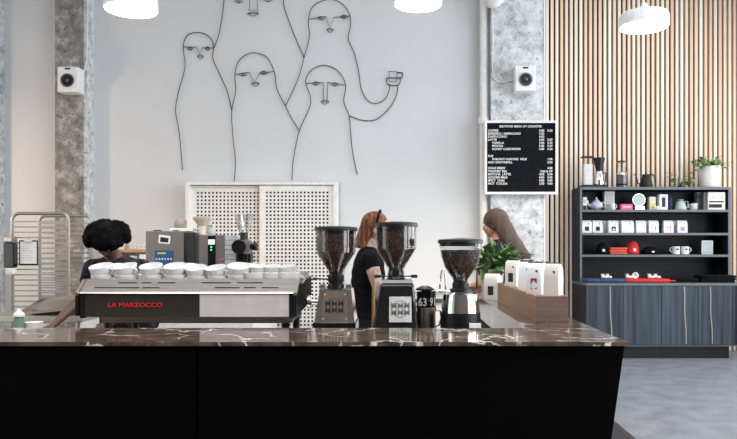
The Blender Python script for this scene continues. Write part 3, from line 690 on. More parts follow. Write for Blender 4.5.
MB().tube([(.012, 0, 0), (.012, 0, zf(280)), (.008, 0, zf(272)), (0, 0, zf(268.5)), (-.008, 0, zf(272)), (-.015, -.005, zf(284)), (-.017, -.005, zf(292))], .0045, 10).build('spout', M['chrome'], fa, 180)
MB().lathe([(.03, 0), (.028, .012), (.014, .02), (.012, .05)], 24, Tr(.012)).build('tap_base', M['chrome'], fa, 40)
D = 3.32
tag(MB().tube([Vector((0, 0, .0)), Vector((.004, .01, .36))], .008, 8).build('wooden_stick', M['oak'], smooth=60, loc=(X(373, D), D, WT)), 'plain wooden stick standing against the left side of the black grinder', 'stick')
for v in bpy.data.objects['wooden_stick'].data.vertices: pass

# left end small things on the worktop
D = 3.15
sb = thing('squeeze_bottle', 'white-capped squeeze bottle with green label at the far left', 'bottle', (X(19, D), D, WT))
zb = lambda py: Z(py, 3.15) - WT
MB().lathe([(.02, 0), (.022, .01), (.022, zb(319)), (.016, zb(316))], 24).build('bottle', M['label_green'], sb, 40)
MB().lathe([(.024, zb(316.5)), (.024, zb(314)), (.01, zb(311)), (.005, zb(309))], 24).build('cap', M['white'], sb, 40)
D = 3.2
tag(MB().lathe([(.03, 0), (.036, .06), (.04, Z(322, D) - WT - .006), (.042, Z(322, D) - WT), (.02, Z(322, D) - WT + .001)], 28).build('white_tub', M['white'], smooth=40, loc=(X(33.5, D), D, WT)), 'white lidded tub beside the squeeze bottle', 'tub')
D = 4.1
tr = thing('prep_table', 'stainless prep table with raised tray behind the counter end', 'table', (-2.7, 5.35, 0))
x0, x1 = -.4, .4
MB().box(x0, x1, -.3, .3, .86, .9, .004).build('table_top', M['steel'], tr)
for sx in (x0 + .04, x1 - .04):
    for sy in (-.27, .27): MB().lathe([(.018, 0), (.018, .859)], 12, Tr(sx, sy)).build('leg', M['steel'], tr, 40)
tt = thing('sheet_tray', 'steel sheet tray propped up on the prep table by the rack', 'tray', (-2.6, 5.33, .901))
b = MB(); T = Tr(0, 0, .06, math.radians(14), math.radians(-6)); b.box(-.22, .22, -.16, .16, 0, .004, T=T)
for a in ((-.22, .22, -.165, -.16), (-.22, .22, .16, .165), (-.225, -.22, -.165, .165), (.22, .225, -.165, .165)): b.box(*a, 0, .022, T=T)
b.build('pan', M['steel'], tt); MB().box(-.15, .15, -.12, .1, .0, .03, .003).build('stand', M['black_plastic'], tt)

# ------------------------------------------------------------------ wooden box with coffee bags
yb0, yb1 = 3.1, 4.34
bx_ = thing('wooden_display_box', 'long walnut box holding white coffee bags on the marble counter', 'box', (.67, yb0, CT))
MB().box(-.072, .072, .0, .012, 0, .114, .001).build('end_board', M['wood_end'], bx_)
MB().box(-.072, .072, yb1 - yb0 - .012, yb1 - yb0, 0, .114).build('end_board', M['wood_end'], bx_)
b = MB(); b.box(-.072, -.06, .0125, yb1 - yb0 - .0125, 0, .114); b.box(.06, .072, .0125, yb1 - yb0 - .0125, 0, .114); b.build('side_boards', M['wood'], bx_)
MB().box(-.0595, .0595, .0125, yb1 - yb0 - .0125, .08, .106).build('inner_board', M['wood'], bx_)
def bag_shape(w, d, h, fold=.02, seed=0):
    rnd = random.Random(seed); b = MB(); rows = []
    N = 10
    lev = [(0, 1, 1), (.04, 1.03, 1.04), (.3, 1.02, 1.06), (.6, 1, 1.02), (.82, .99, .92), (.93, .98, .6), (1.0, .97, .3)]
    for t, sw_, sd in lev:
        ring = []
        for i, (a, c) in enumerate([(-1, -1), (0, -1.06), (1, -1), (1.0 - .12 * t, 0), (1, 1), (0, 1.06), (-1, 1), (-1.0 + .12 * t, 0)]):
            j = rnd.uniform(-.03, .03)
            ring.append(b.bm.verts.new((a * w / 2 * sw_ * (1 + j), c * d / 2 * sd * (1 + j), t * h)))
        rows.append(ring)
    for a, c in zip(rows, rows[1:]):
        for i in range(8): b.bm.faces.new((a[i], a[(i + 1) % 8], c[(i + 1) % 8], c[i]))
    b.bm.faces.new(rows[0][::-1]); b.bm.faces.new(rows[-1])
    return b
def coffee_bag(name, x, y, z, w, d, h, rz, label, group, lab=None, seed=0, dot=False, tin=True, m='foil', tinm='black_plastic'):
    """w: wide face (faces local -y), d: gusset depth"""
    t = thing(name, label, 'coffee bag', (x, y, z), rz, group)
    bag_shape(w, d, h, seed=seed).build('bag', M[m], t, 50)
    if tin: MB().box(-w * .5, w * .5, -d * .13, d * .13, h * .985, h * 1.03, .002).build('tin_tie', M[tinm], t)
    if lab:
        MB().box(-w * .2, w * .22, -d * .555, -d * .535, h * .18, h * .52).build('bag_label', M[lab], t)
    if dot: MB().box(w * .1, w * .26, -d * .5, -d * .44, h * .66, h * .78).build('bag_mark', M['ink'], t)
    return t
gB = 'white coffee bags standing along the walnut box'
zt_ = CT + .107
# wide faces look to the left (-x)
R_ = -PI / 2
bags = [(.697, 3.2, 'foil_side', None, 'cream and white coffee bag nearest the front right end of the walnut box'),
        (.640, 3.33, 'foil', 'burgundy', 'white coffee bag with burgundy label, on the near left side of the walnut box'),
        (.694, 3.43, 'foil', None, 'plain white coffee bag on the walnut box, right behind the burgundy-labelled one'),
        (.650, 3.62, 'foil', None, 'white coffee bag at the middle of the walnut box'),
        (.690, 3.84, 'foil', 'burgundy', 'white coffee bag between the middle one and the two farthest on the walnut box'),
        (.642, 4.02, 'foil_side', 'ink', 'cream coffee bag with dark label near the far end of the walnut box'),
        (.685, 4.24, 'foil', None, 'white coffee bag at the far end of the walnut box')]
for i, (x, y, m_, lab, lb) in enumerate(bags):
    coffee_bag('coffee_bag', x, y, zt_ , .07, .058, .150, -.55 + random.uniform(-.12, .12), lb, gB, lab, i, True, True, m_)
coffee_bag('coffee_bag', .585, 4.47, CT, .09, .07, .165, -.5, 'cream coffee bag standing on the marble at the far end, beside the walnut box', None, 'ink', 21, False, True, 'foil_side')

# potted plant behind
def foliage(parent, c, n, spread, hgt, L, W, m, seed, name='leaves', bias=(0, 0, 0)):
    rnd = random.Random(seed); b = MB(); st = MB()
    for i in range(n):
        a = rnd.uniform(0, 2 * PI); e = rnd.uniform(.1, 1.2)
        d = Vector((math.cos(a) * math.cos(e), math.sin(a) * math.cos(e), math.sin(e)))
        rr = rnd.uniform(.35, 1); base = Vector(c) + Vector((d.x * spread * rr, d.y * spread * rr, d.z * hgt * rr)) + Vector(bias) * rr
        st.tube([Vector(c) + Vector((d.x, d.y, 0)) * .02, (Vector(c) + base) / 2 + Vector((0, 0, .03 * rr)), base], .0018, 4)
        d2 = (d + Vector((rnd.uniform(-.5, .5), rnd.uniform(-.5, .5), rnd.uniform(-.7, .3)))).normalized()
        b.leaf(base, d2, (rnd.uniform(-.3, .3), rnd.uniform(-.3, .3), 1), L * rnd.uniform(.7, 1.2), W * rnd.uniform(.7, 1.2), rnd.uniform(.1, .5))
    b.build(name, M[m], parent, 180); st.build('stems', M['leaf'], parent, 180)
D = 4.8
pp = thing('potted_plant', 'bushy dark green plant in a pale pot at the far end of the marble counter', 'plant', (X(492, D) + .0, D, CT))
MB().lathe([(.062, 0), (.065, .005), (.082, .17), (.084, .185), (.075, .185), (.07, .165)], 32).build('pot', M['pot'], pp, 40)
MB().lathe([(.073, .16), (.02, .168)], 24).build('soil', M['soil'], pp, 40)
foliage(pp, (.02, 0, .17), 150, .19, .18, .085, .05, 'leaf', 3, bias=(.04, 0, 0))
b = MB(); rnd = random.Random(9)
for k, (ex, ez) in enumerate([(.2, .1), (.24, .03), (.16, .17), (.08, .2)]):
    pts = [(0.02, 0, .18), (ex * .5, -.04, .18 + ez), (ex * .8, -.06, .16 + ez)]; b.tube(pts, .0022, 4); b.leaf(pts[-1], (1, -.3, -.5), (0, 0, 1), .09, .03, .5)
b.build('trailing_leaves', M['leaf'], pp, 180)

# ------------------------------------------------------------------ people
def limb(b, pts, sc=(1, 1, 1)):
    for (p0, r0), (p1, r1) in zip(pts, pts[1:]):
        p0, p1 = Vector(p0), Vector(p1); n = max(2, int((p1 - p0).length / (min(r0, r1) * .45)))
        for i in range(n + 1):
            t = i / n; b.ball(p0.lerp(p1, t), r0 + (r1 - r0) * t, sc, 2)
def human(loc, yaw, h, lean, hyaw, hpitch, arms, label, skin, hairfn, top_m, trousers='denim', slv=.42, wd=1):
    """local frame: +y forward, x right. arms: dict side-> (elbow, wrist, fingers dir) in local coordinates"""
    t = thing('person', label, 'person', loc, yaw); k = h / 1.68
    hip = Vector((0, 0, .93 * k)); Rl = Matrix.Rotation(-lean, 4, 'X')
    U = lambda p: hip + (Rl @ (Vector(p) * k - hip).to_4d()).to_3d() if True else None
    def U(p):
        v = Vector(p) * k - hip; return hip + (Rl.to_3x3() @ v)
    def torso(b, g):
        for z, rx, ry, cy in ((.90, .165, .115, -.01), (.96, .16, .11, -.005), (1.02, .145, .1, 0), (1.08, .135, .095, 0), (1.14, .14, .1, .0), (1.2, .15, .108, .005), (1.26, .157, .108, .003), (1.32, .158, .098, 0), (1.36, .14, .08, -.005)):
            c = U((0, cy, z)); g_ = bmesh.ops.create_icosphere(b.bm, subdivisions=3, radius=1)
            for v in g_['verts']:
                q_ = Rl.to_3x3() @ Vector((v.co.x * (rx * wd + g) * k, v.co.y * (ry + g) * k, v.co.z * .1 * k)); v.co = c + q_
    b = MB(); torso(b, 0)
    sh = {s_: U((s_ * .17 * wd, 0, 1.36)) for s_ in (-1, 1)}
    limb(b, [(U((0, -.01, 1.36)), .062 * k), (U((0, .005, 1.47)), .052 * k)])
    # head
    hc = U((0, .03, 1.575)); Rh = Matrix.Rotation(hyaw, 3, 'Z') @ Matrix.Rotation(-hpitch, 3, 'X')
    Hh = lambda p: hc + Rh @ (Vector(p) * k)
    def hb(bb, c, r, sc=(1, 1, 1), sub=3):
        g_ = bmesh.ops.create_icosphere(bb.bm, subdivisions=sub, radius=1)
        for v in g_['verts']: v.co = Hh((c[0] + v.co.x * r * sc[0], c[1] + v.co.y * r * sc[1], c[2] + v.co.z * r * sc[2]))
    hb(b, (0, -.005, .02), .088, (.88, 1.08, 1.0)); hb(b, (0, .03, -.03), .062, (.95, .95, 1.15)); hb(b, (0, .052, -.075), .03, (1.1, .9, .7))
    hb(b, (0, .094, -.022), .013, (.85, 1.1, .9)); hb(b, (0, .088, -.002), .009, (.8, 1, 2.2)); hb(b, (0, .08, .028), .02, (2.6, .55, .5))
    hb(b, (0, .085, -.05), .01, (2, .7, .6)); 
    for s_ in (-1, 1): hb(b, (s_ * .078, -.002, -.01), .02, (.4, .8, 1.3)); hb(b, (s_ * .042, .066, -.022), .017, (1, .6, .8))
    # arms
    for s_, (el, wr, fd) in arms.items():
        el, wr = Vector(el) * k, Vector(wr) * k
        limb(b, [(sh[s_], .056 * k), (sh[s_].lerp(el, .5), .046 * k), (el, .038 * k)]); limb(b, [(el, .038 * k), (el.lerp(wr, .35), .038 * k), (wr, .025 * k)])
        fd = Vector(fd).normalized(); fa_ = (wr - el).normalized(); sd = fd.cross(Vector((0, 0, 1))); sd = sd.normalized() if sd.length > .1 else Vector((1, 0, 0)); pn = sd.cross(fd)
        palm = wr + fd * .05 * k
        for a in (-.024, -.008, .008, .024):
            limb(b, [(wr + sd * a * .5 + fd * .01, .015 * k), (wr + fd * .085 * k + sd * a * 1.1, .011 * k)])
        for a, l_ in ((-.027, .062), (-.009, .075), (.009, .08), (.027, .07)):
            p0 = wr + fd * .085 * k + sd * a; p1 = p0 + (fd * .9 - pn * .35 + sd * a * 4).normalized() * l_ * .5 * k; p2 = p1 + (fd * .6 - pn * .8).normalized() * l_ * .5 * k
            limb(b, [(p0, .0092), (p1, .0086), (p2, .0075)])
        p0 = wr + fd * .02 - sd * s_ * .022; p1 = p0 + (fd * .6 - sd * s_ * .8) * .04; limb(b, [(p0, .013), (p1, .011), (p1 + (fd * .9 - sd * s_ * .2) * .03, .009)])
    # legs
    for s_ in (-1, 1):
        limb(b, [((s_ * .085 * k, 0, .9 * k), .088 * k), ((s_ * .09 * k, .01, .5 * k), .054 * k)]); limb(b, [((s_ * .09 * k, .01, .5 * k), .054 * k), ((s_ * .092 * k, -.01, .34 * k), .05 * k), ((s_ * .095 * k, -.01, .1), .036 * k)])
        limb(b, [((s_ * .095 * k, -.02, .045), .035), ((s_ * .1 * k, .12, .033), .03)])
    b.build('body', M[skin], t, remesh=.0075)
    # clothes
    b = MB(); torso(b, .013)
    limb(b, [(sh[-1] * 1.0, .066 * k), (U((0, -.012, 1.375)), .07 * k), (sh[1], .066 * k)])
    for s_, (el, wr, fd) in arms.items():
        limb(b, [(sh[s_], .068 * k), (sh[s_].lerp(Vector(el) * k, slv), .06 * k)])
    b.build('shirt', M[top_m], t, remesh=.011)
    b = MB()
    limb(b, [((-.07 * k, -.005, .93 * k), .108 * k), ((.07 * k, -.005, .93 * k), .108 * k)])
    for s_ in (-1, 1): limb(b, [((s_ * .085 * k, 0, .9 * k), .1 * k), ((s_ * .09 * k, .01, .5 * k), .07 * k), ((s_ * .095 * k, -.01, .12), .06 * k)])
    b.build('trousers', M[trousers], t, remesh=.012)
    for s_ in (-1, 1):
        b = MB(); limb(b, [((s_ * .095 * k, -.04, .05), .045), ((s_ * .1 * k, .14, .042), .04)], (1, 1, .95)); b.build('shoe', M['black_plastic'], t, remesh=.01)
        e = MB(); hb(e, (s_ * .032, .078, .008), .0115, (1, .8, .9), 2); e.build('eye', M['white_gloss'], t, 180)
    hairfn(t, Hh, hb, k, U)
    return t
def curly(t, Hh, hb, k, U):
    b = MB(); rnd = random.Random(4); hb(b, (0, -.02, .03), .115, (1.1, 1, .85))
    for i in range(90):
        a = rnd.uniform(0, 2 * PI); z = rnd.uniform(-.35, 1); r = math.sqrt(max(0, 1 - z * z))
        p = Vector((math.cos(a) * r * .145, -.03 + math.sin(a) * r * .115, .03 + z * .085))
        if p.y > .05 and p.z < .06: continue
        hb(b, p, rnd.uniform(.022, .036), sub=1)
    b.build('curly_hair', M['hair_k'], t, remesh=.008)
def bun(t, Hh, hb, k, U):
    b = MB(); hb(b, (0, -.022, .032), .094, (.93, 1.05, 1.0))
    for i in range(26):
        a = -PI / 2 + (i - 12.5) * .11; x, y = math.cos(a) * .074, -.02 + math.sin(a) * .084
        for j in range(7): hb(b, (x * (1 - .05 * j), y - .004 * j, .02 - j * .026), .014 + .007 * ((i * 7) % 3) / 2, sub=1)
    b.build('ginger_hair', M['hair_r'], t, remesh=.007)
    b = MB(); b.tube([Hh((math.cos(a * PI / 10) * .09, -.02 + .035 * 0 + .0, .03) if 0 else (math.cos(a * PI / 20) * .094, .0, .034 + math.sin(a * PI / 20) * .1)) for a in range(21)], .008, 8); b.build('headband', M['black_cloth'], t, 180)
    
def longhair(t, Hh, hb, k, U):
    b = MB(); hb(b, (0, -.02, .032), .099, (.95, 1.07, 1.0)); rnd = random.Random(6)
    for i in range(22):
        a = -PI / 2 + (i - 10.5) * .16; x, y = math.cos(a) * .082, -.02 + math.sin(a) * .092
        for j in range(15): hb(b, (x * (1 - .012 * j), y - .006 * j - .0002 * j * j, .02 - j * .023), .021 + .004 * math.sin(j + i), sub=1)
    b.build('long_hair', M['hair_b'], t, remesh=.008)
# left: bending over worktop, curly black hair, seen from the front-left
human((X(113, 4.85) + .09, 4.95, 0), math.radians(168), 1.6, math.radians(24), math.radians(10), math.radians(50),
      {1: ((.27, .2, 1.1), (.33, .42, .93), (.3, 1, -.35)), -1: ((-.27, .2, 1.08), (-.14, .44, .96), (.3, 1, -.2))},
      'person with black curly hair and dark patterned shirt bending over behind the espresso machine', 'skin_d', curly, 'shirt', wd=1.18)
# middle: ginger hair, black t-shirt, facing right and away
human((X(363, 4.75), 4.75, 0), math.radians(-86), 1.63, math.radians(6), math.radians(-8), math.radians(10),
      {1: ((.24, .12, 1.1), (.15, .34, 1.04), (-.2, 1, 0)), -1: ((-.24, .06, 1.1), (-.15, .32, 1.03), (.2, 1, 0))},
      'person with ginger hair and black T-shirt, tattooed arm, turned right behind the grinders', 'tattoo', bun, 'black_cloth', slv=.14)
# right: long brown hair, profile to the left
human((X(502, 5.6) + .03, 5.75, 0), math.radians(62), 1.70, math.radians(4), math.radians(10), math.radians(10),
      {1: ((.23, .1, 1.1), (.14, .33, 1.0), (-.2, 1, 0)), -1: ((-.23, .1, 1.1), (-.14, .33, 1.0), (.2, 1, 0))},
      'person with long brown hair facing left in front of the painted column', 'skin_m', longhair, 'denim')

# ------------------------------------------------------------------ sheet pan rack
rk = thing('sheet_pan_rack', 'tall aluminium sheet pan rack at the left behind the counter', 'rack', (-3.09, 6.2, 0))
zT = Z(213.5, 6.0)
for yy in (-.2, .25):
    b = MB(); x0, x1 = -.24, .24; r = .06
    pts = [(x0, yy, .12), (x0, yy, zT - r)] + [(x0 + r - r * math.cos(a * PI / 12), yy, zT - r + r * math.sin(a * PI / 12)) for a in range(1, 7)] + [(x1 - r + r * math.sin(a * PI / 12), yy, zT - r + r * math.cos(a * PI / 12)) for a in range(0, 7)] + [(x1, yy, .12)]
    b.tube(pts, .0135, 10); up = b.build('upright_frame', M['rack'], rk, 60)
    b = MB(); k = 0; z = zT - .07
    while z > .2: b.box(-.235, .235, yy - .012, yy + .012, z - .006, z + .006); z -= .0455
    b.build('tray_rails', M['rack'], up)
b = MB(); b.box(-.25, .25, -.21, .26, .1, .125); b.build('base_frame', M['steel'], rk)
for sx in (-.22, .22):
    for sy in (-.18, .23):
        MB().lathe([(.05, -.012), (.05, .012)], 20, Tr(sx, sy, .05, PI / 2)).build('caster', M['black_plastic'], rk, 40)
D = 5.975
cb = thing('clipboard', 'black clipboard with a white sheet hanging on the pan rack', 'clipboard', (X(28.5, D), D, Z(252, D)))
MB().box(-.08, .08, 0, .004, -.115, .1).build('board', M['black_plastic'], cb)
MB().box(-.07, .07, -.002, -.0002, -.1, .088).build('sheet', M['paper'], cb)
MB().box(-.035, .035, -.008, -.0025, .085, .105, .002).build('clip', M['steel'], cb)
MB().tube([(0, 0, .1), (0, -.004, .13), (.01, -.004, .14)], .003, 6).build('hook', M['steel'], cb)
b = MB()
for k in range(8): b.box(-.055, .055 - (k % 3) * .02, -.0028, -.0021, .07 - k * .02, .0725 - k * .02)
b.build('handwriting', mat('grey_ink', (.35, .35, .35), .8), cb)
D = 5.93
dp = thing('soap_dispenser', 'dark soap dispenser with steel cap and white spout, at the left rack post', 'dispenser', (X(10.5, D), D, Z(257, D)))
MB().box(-.043, .043, -.03, .035, -.09, .12, .008).build('body', M['black_gloss'], dp)
MB().box(-.046, .04, -.034, .035, .121, .175, .012).build('cap', M['steel'], dp)
MB().box(-.03, .04, -.03, .03, -.15, -.091, .012).build('spout', M['white'], dp)

# ------------------------------------------------------------------ back counter with brewers
DBC = 5.9
bc = thing('back_counter', 'pale back counter against the white wall under the brewers', 'counter', (-2.2, 6.6, 0))
MB().box(-.6, .95, -.65, .6, .88, .92, .003).build('counter_top', M['oak'], bc)
MB().box(-.58, .93, -.62, .58, .08, .879).build('body', M['white'], bc)
MB().box(-.55, .9, -.57, .56, 0, .08).build('plinth', M['black'], bc)
D = 6.1; BZ = .92
def bw(px, D_=6.1): return X(px, D_)
br = thing('batch_brewer', 'large square steel brewer with a blue control panel on the back counter', 'brewer', (X(165, D), D, BZ))
x0, x1 = X(145.6, D) - X(165, D), X(183.7, D) - X(165, D); zt2 = Z(231, D) - BZ
MB().box(x0, x1, 0, .32, 0, zt2, .004).build('housing', M['steel_v'], br)
MB().box(x1 + .001, x1 + .09, .03, .32, 0, zt2 - .01, .004).build('side_housing', M['dark_steel'], br)
b = MB(); b.box(-.12, -.06, .05, .1, zt2, zt2 + .01); b.box(.05, .1, .05, .12, zt2, zt2 + .008); b.build('lid_catches', M['black_plastic'], br)
cp = MB().box(X(155, D) - X(165, D), X(173, D) - X(165, D), -.006, 0, Z(265, D) - BZ, Z(250.5, D) - BZ).build('control_panel', M['blue_panel'], br)
MB().box(X(157.5, D) - X(165, D), X(166, D) - X(165, D), -.0075, -.0062, Z(254, D) - BZ, Z(252.5, D) - BZ).build('display', M['yellow'], cp)
b = MB()
for k in range(6): b.box(X(156 + k * 2.9, D) - X(165, D), X(157.6 + k * 2.9, D) - X(165, D), -.008, -.0062, Z(259.8, D) - BZ, Z(258.2, D) - BZ, .001)
b.build('buttons', M['cream'], cp)
st = MB().box(-.05, .05, -.0035, -.0005, -.036, .036, T=Tr(X(164.5, D) - X(165, D), 0, Z(239.5, D) - BZ, 0, .12)).build('sticker', M['paper'], br)
MB().box(-.036, .036, -.0045, -.0036, -.024, .018, T=Tr(X(164.5, D) - X(165, D), 0, Z(239.5, D) - BZ, 0, .12)).build('sticker_picture', M['ink'], st)
b2 = thing('hot_water_tower', 'steel and black brewer with violet display and green lights', 'brewer', (X(213, D), D - .02, BZ))
Dd = D - .02; e = lambda px: X(px, Dd) - X(213, Dd); zz = lambda py: Z(py, Dd) - BZ
MB().box(e(200), e(225.3), .004, .32, 0, zz(234.8), .003).build('housing', M['steel_v'], b2)
MB().box(e(208.5), e(216), -.004, .003, 0, zz(236)).build('display_strip', M['black_gloss'], b2)
MB().box(e(209), e(215.5), -.007, -.0045, zz(244.5), zz(239.5)).build('screen', M['screen'], b2)
for yy in (247, 250): MB().ball((e(212), -.006, zz(yy)), .008, (1, .4, 1)).build('green_light', M['green_led'], b2, 180)
b = MB()
for k in range(4): b.ball((e(219.5 + k * 1.6), 0, zz(259.6 - k * .3)), .004, (1, .5, 1), 1)
b.build('red_display', M['red_led'], b2)
rb = MB()
for k in range(14): rb.box(e(225.5), e(236.5), 0 if k % 2 else .006, .3, zz(235 + (k + 1) * 2.4), zz(235 + k * 2.4) - .002)
rb.build('ribbed_side', M['grey_ribbed'], b2)
# EK style grinder
D = 6.05; ek = thing('shop_grinder', 'black bulk coffee grinder with clear funnel hopper on the back counter', 'coffee grinder', (X(244, D), D, BZ))
ez = lambda py: Z(py, D) - BZ
MB().lathe([(.04, ez(233)), (.05, ez(230)), (.085, ez(214)), (.083, ez(214)), (.048, ez(230)), (.038, ez(233))], 32, cap=False).build('hopper', M['frosted'], ek, 40)
MB().lathe([(.045, ez(241)), (.034, ez(239)), (.034, ez(233)), (.03, ez(232.5))], 24).build('neck', M['black_plastic'], ek, 40)
MB().lathe([(.055, -.06), (.075, -.05), (.075, .12), (.06, .2)], 28, Tr(-.0, .0, ez(247), PI / 2)).build('motor_housing', M['black_gloss'], ek, 40)
MB().lathe([(.03, 0), (.036, .01), (.036, .03), (.022, .04)], 20, Tr(.078, 0, ez(246.5), 0, PI / 2)).build('dial', M['black_plastic'], ek, 40)
MB().lathe([(.018, ez(263)), (.022, ez(255)), (.035, ez(251))], 20, Tr(.015)).build('spout', M['black_plastic'], ek, 40)
MB().box(-.07, .05, .03, .15, .02, ez(252), .01).build('stand', M['black_plastic'], ek); MB().box(-.09, .09, -.08, .17, 0, .02, .005).build('base', M['black_plastic'], ek)
MB().ball((-.07, -.05, ez(264)), .018, (1, .7, 1.2)).build('red_knob', M['red_led'], ek, 180)
# things on top of brewers
ztop = Z(231, 6.1)
def small(name, fn, label, cat, group=None): o = fn(); return tag(o, label, cat, group)
D = 6.25
tag(MB().box(-.12, .09, -.06, .06, 0, .028, .004).build('white_tray', M['white'], loc=(X(185, D) - .0, D, ztop + .001)), 'shallow white tray on top of the square brewer', 'tray')
tag(MB().lathe([(.04, 0), (.052, .01), (.055, .06), (.04, .085), (.01, .09)], 24).build('grey_canister', mat('taupe', (.35, .3, .27), .6), smooth=50, loc=(X(180.5, D), D, ztop + .03)), 'taupe domed canister on the white tray', 'canister')
fc = thing('filter_holder', 'cream cup holding fluted paper coffee filters on the brewers', 'filter holder', (X(204.5, D), D - .05, Z(234.8, 6.08) + .001))
MB().lathe([(.035, 0), (.04, .01), (.042, .075), (.03, .076)], 24).build('cup', M['cream'], fc, 50)
b = MB()
for lay in range(3):
    n = 56; r0, r1, z0, z1 = .038, .088 - lay * .008, .078 + lay * .006, .15 + lay * .006
    A = [b.bm.verts.new((r0 * math.cos(2 * PI * i / n), r0 * math.sin(2 * PI * i / n), z0)) for i in range(n)]
    B = [b.bm.verts.new(((r1 + (.006 if i % 2 else -.006)) * math.cos(2 * PI * i / n), (r1 + (.006 if i % 2 else -.006)) * math.sin(2 * PI * i / n), z1)) for i in range(n)]
    for i in range(n): b.bm.faces.new((A[i], A[(i + 1) % n], B[(i + 1) % n], B[i]))
b.build('paper_filters', M['cream'], fc)
jr = thing('glass_jar', 'small grey glass jar beside the paper filters', 'jar', (X(213.5, D), D - .05, Z(234.8, 6.08) + .001))
MB().lathe([(.028, 0), (.034, .006), (.034, .07), (.03, .075)], 24).build('jar', M['mirror'], jr, 50); MB().lathe([(.035, .076), (.035, .088)], 24).build('lid', M['steel'], jr, 50)
# wall shelf with jars behind the left person
D = 7.35
ws = thing('wall_shelf', 'narrow wooden wall shelf left of the square brewer', 'shelf', (X(134, D), D, Z(249.5, D)))
MB().box(-.32, .2, -.1, .24, -.03, 0, .003).build('board', M['oak'], ws)
for sx in (-.27, .1): MB().box(sx, sx + .02, .0, .23, -.12, -.031).build('bracket', M['dark_steel'], ws)
sz = Z(249.5, D)
for i, px in enumerate([134, 138.5, 143]):
    tag(MB().lathe([(.012, 0), (.024, .004), (.026, .06), (.024, .06), (.022, .008), (.005, .007)], 20).build('drinking_glass', M['glass'], smooth=50, loc=(X(px, D), D, sz + .001)), 'clear glass on the wooden wall shelf, %s' % ['nearest the wooden mill', 'middle one', 'nearest the square brewer'][i], 'glass', 'glasses on the wall shelf')
tag(MB().lathe([(.02, 0), (.024, .02), (.015, .06), (.024, .1), (.02, .13), (.008, .145)], 20).build('wooden_mill', M['oak'], smooth=60, loc=(X(127, D), D, sz + .001)), 'turned wooden mill standing on the wall shelf', 'mill')
for i, (a, c) in enumerate(((125, 132.5), (139, 145))):
    D = 7.0; tag(MB().box(-(X(c, D) - X(a, D)) / 2, (X(c, D) - X(a, D)) / 2, -.06, .06, 0, Z(256 if i == 0 else 254.5, D) - .921, .004).build('white_carton', M['white'], loc=(X((a + c) / 2, D), D + .06, .921)), 'white carton on the back counter, %s' % ('behind the curly-haired person' if i == 0 else 'against the left side of the square brewer'), 'carton', 'white cartons under the wall shelf')
# sink counter
sk = thing('sink_counter', 'white low counter below the pale splashback behind the grinders', 'counter', (.25, 7.2, 0))
MB().box(-.55, .55, -.35, .37, .86, .9, .003).build('counter_top', M['steel'], sk); MB().box(-.53, .53, -.32, .36, .08, .859).build('body', M['white'], sk); MB().box(-.5, .5, -.28, .34, 0, .08).build('plinth', M['black'], sk)

# ------------------------------------------------------------------ retail shelving
DU, DS = 9.1, 8.8
ru = thing('display_shelf_unit', 'tall black display shelving with blue-grey cupboard doors against the slat wall', 'shelf unit', (3.3, 9.3, 0))
rx, ry = 3.3, 9.3
ux0, ux1 = X(580, DU), X(731, DU); bt = Z(283, DS); ut = Z(187, DU)
bx0, bx1 = X(586.3, DS), X(739.5, DS)
back = YS - .062
MB().box(ux0 - rx, ux1 - rx, back - .02 - ry, back - ry, bt, ut - .001).build('back_board', M['shelf_dark'], ru)
for a, c in ((ux0, ux0 + .028), (ux1 - .035, ux1)):
    o = MB().box(a - rx, c - rx, DU + .006 - ry, back - .021 - ry, bt + .001, ut - .035).build('side_board', M['shelf_dark'], ru)
    MB().box(a - rx, c - rx, DU - ry, DU + .0055 - ry, bt + .001, ut - .035).build('edge_strip', M['shelf_edge'], o)
sh_z = [Z(209.7, DU), Z(232.9, DU), Z(254.6, DU)]
for z in sh_z + [ut]:
    tkn = .03 if z != ut else .034
    a, c = (ux0 + .0285, ux1 - .0355) if z != ut else (ux0, ux1)
    o = MB().box(a - rx, c - rx, DU + .006 - ry, back - .021 - ry, z - tkn, z).build('shelf' if z != ut else 'top_board', M['shelf_dark'], ru)
    MB().box(a - rx, c - rx, DU - ry, DU + .0055 - ry, z - tkn, z).build('edge_strip', M['shelf_edge'], o)
MB().box(bx0 - rx, bx1 - rx, DS - ry, back - ry, bt - .035, bt, .002).build('cupboard_top', M['shelf_edge'], ru)
MB().box(bx0 + .0 - rx, bx1 - rx, DS + .03 - ry, back - ry, Z(345.5, DS), bt - .036).build('cupboard_body', M['shelf_dark'], ru)
seams = [586.3, 623.4, 661.5, 698.6, 735.5]
for i in range(4):
    a, c = X(seams[i], DS) + .003 - rx, X(seams[i + 1], DS) - .003 - rx
    o = MB().box(a, c, DS + .004 - ry, DS + .028 - ry, Z(345.5, DS) + .004, bt - .04, .002).build('cupboard_door', M['door_blue'], ru)
    for px in {0: [611], 2: [685.5], 3: [711.5]}.get(i, []):
        xx = X(px, DS) - rx; zz0, zz1 = Z(344, DS), bt - .045; pts = [(xx - .012 + .028 * (k / 8) ** 1.5 + .004 * math.sin(k * 1.3), zz1 + (zz0 - zz1) * k / 8) for k in range(9)]
        b = MB(); w_ = .006
        poly = [(x - w_, z) for x, z in pts] + [(x + w_, z) for x, z in pts[::-1]]; b.prism(poly, DS + .0028 - ry, DS + .0039 - ry); b.build('sapwood_streak', M['sap'], o)
MB().box(bx0 - rx, bx1 - rx, DS + .002 - ry, DS + .03 - ry, Z(346.5, DS), Z(345.6, DS) ).build('bottom_rail', M['shelf_edge'], ru)
MB().box(bx0 + .08 - rx, X(729, 8.87) - rx, 8.87 - ry, back - .05 - ry, 0, Z(346.6, DS)).build('plinth', M['black_plastic'], ru)

D = 9.25
def sp(px, shelf, D=9.25): return (X(px, D), D, shelf + .001)
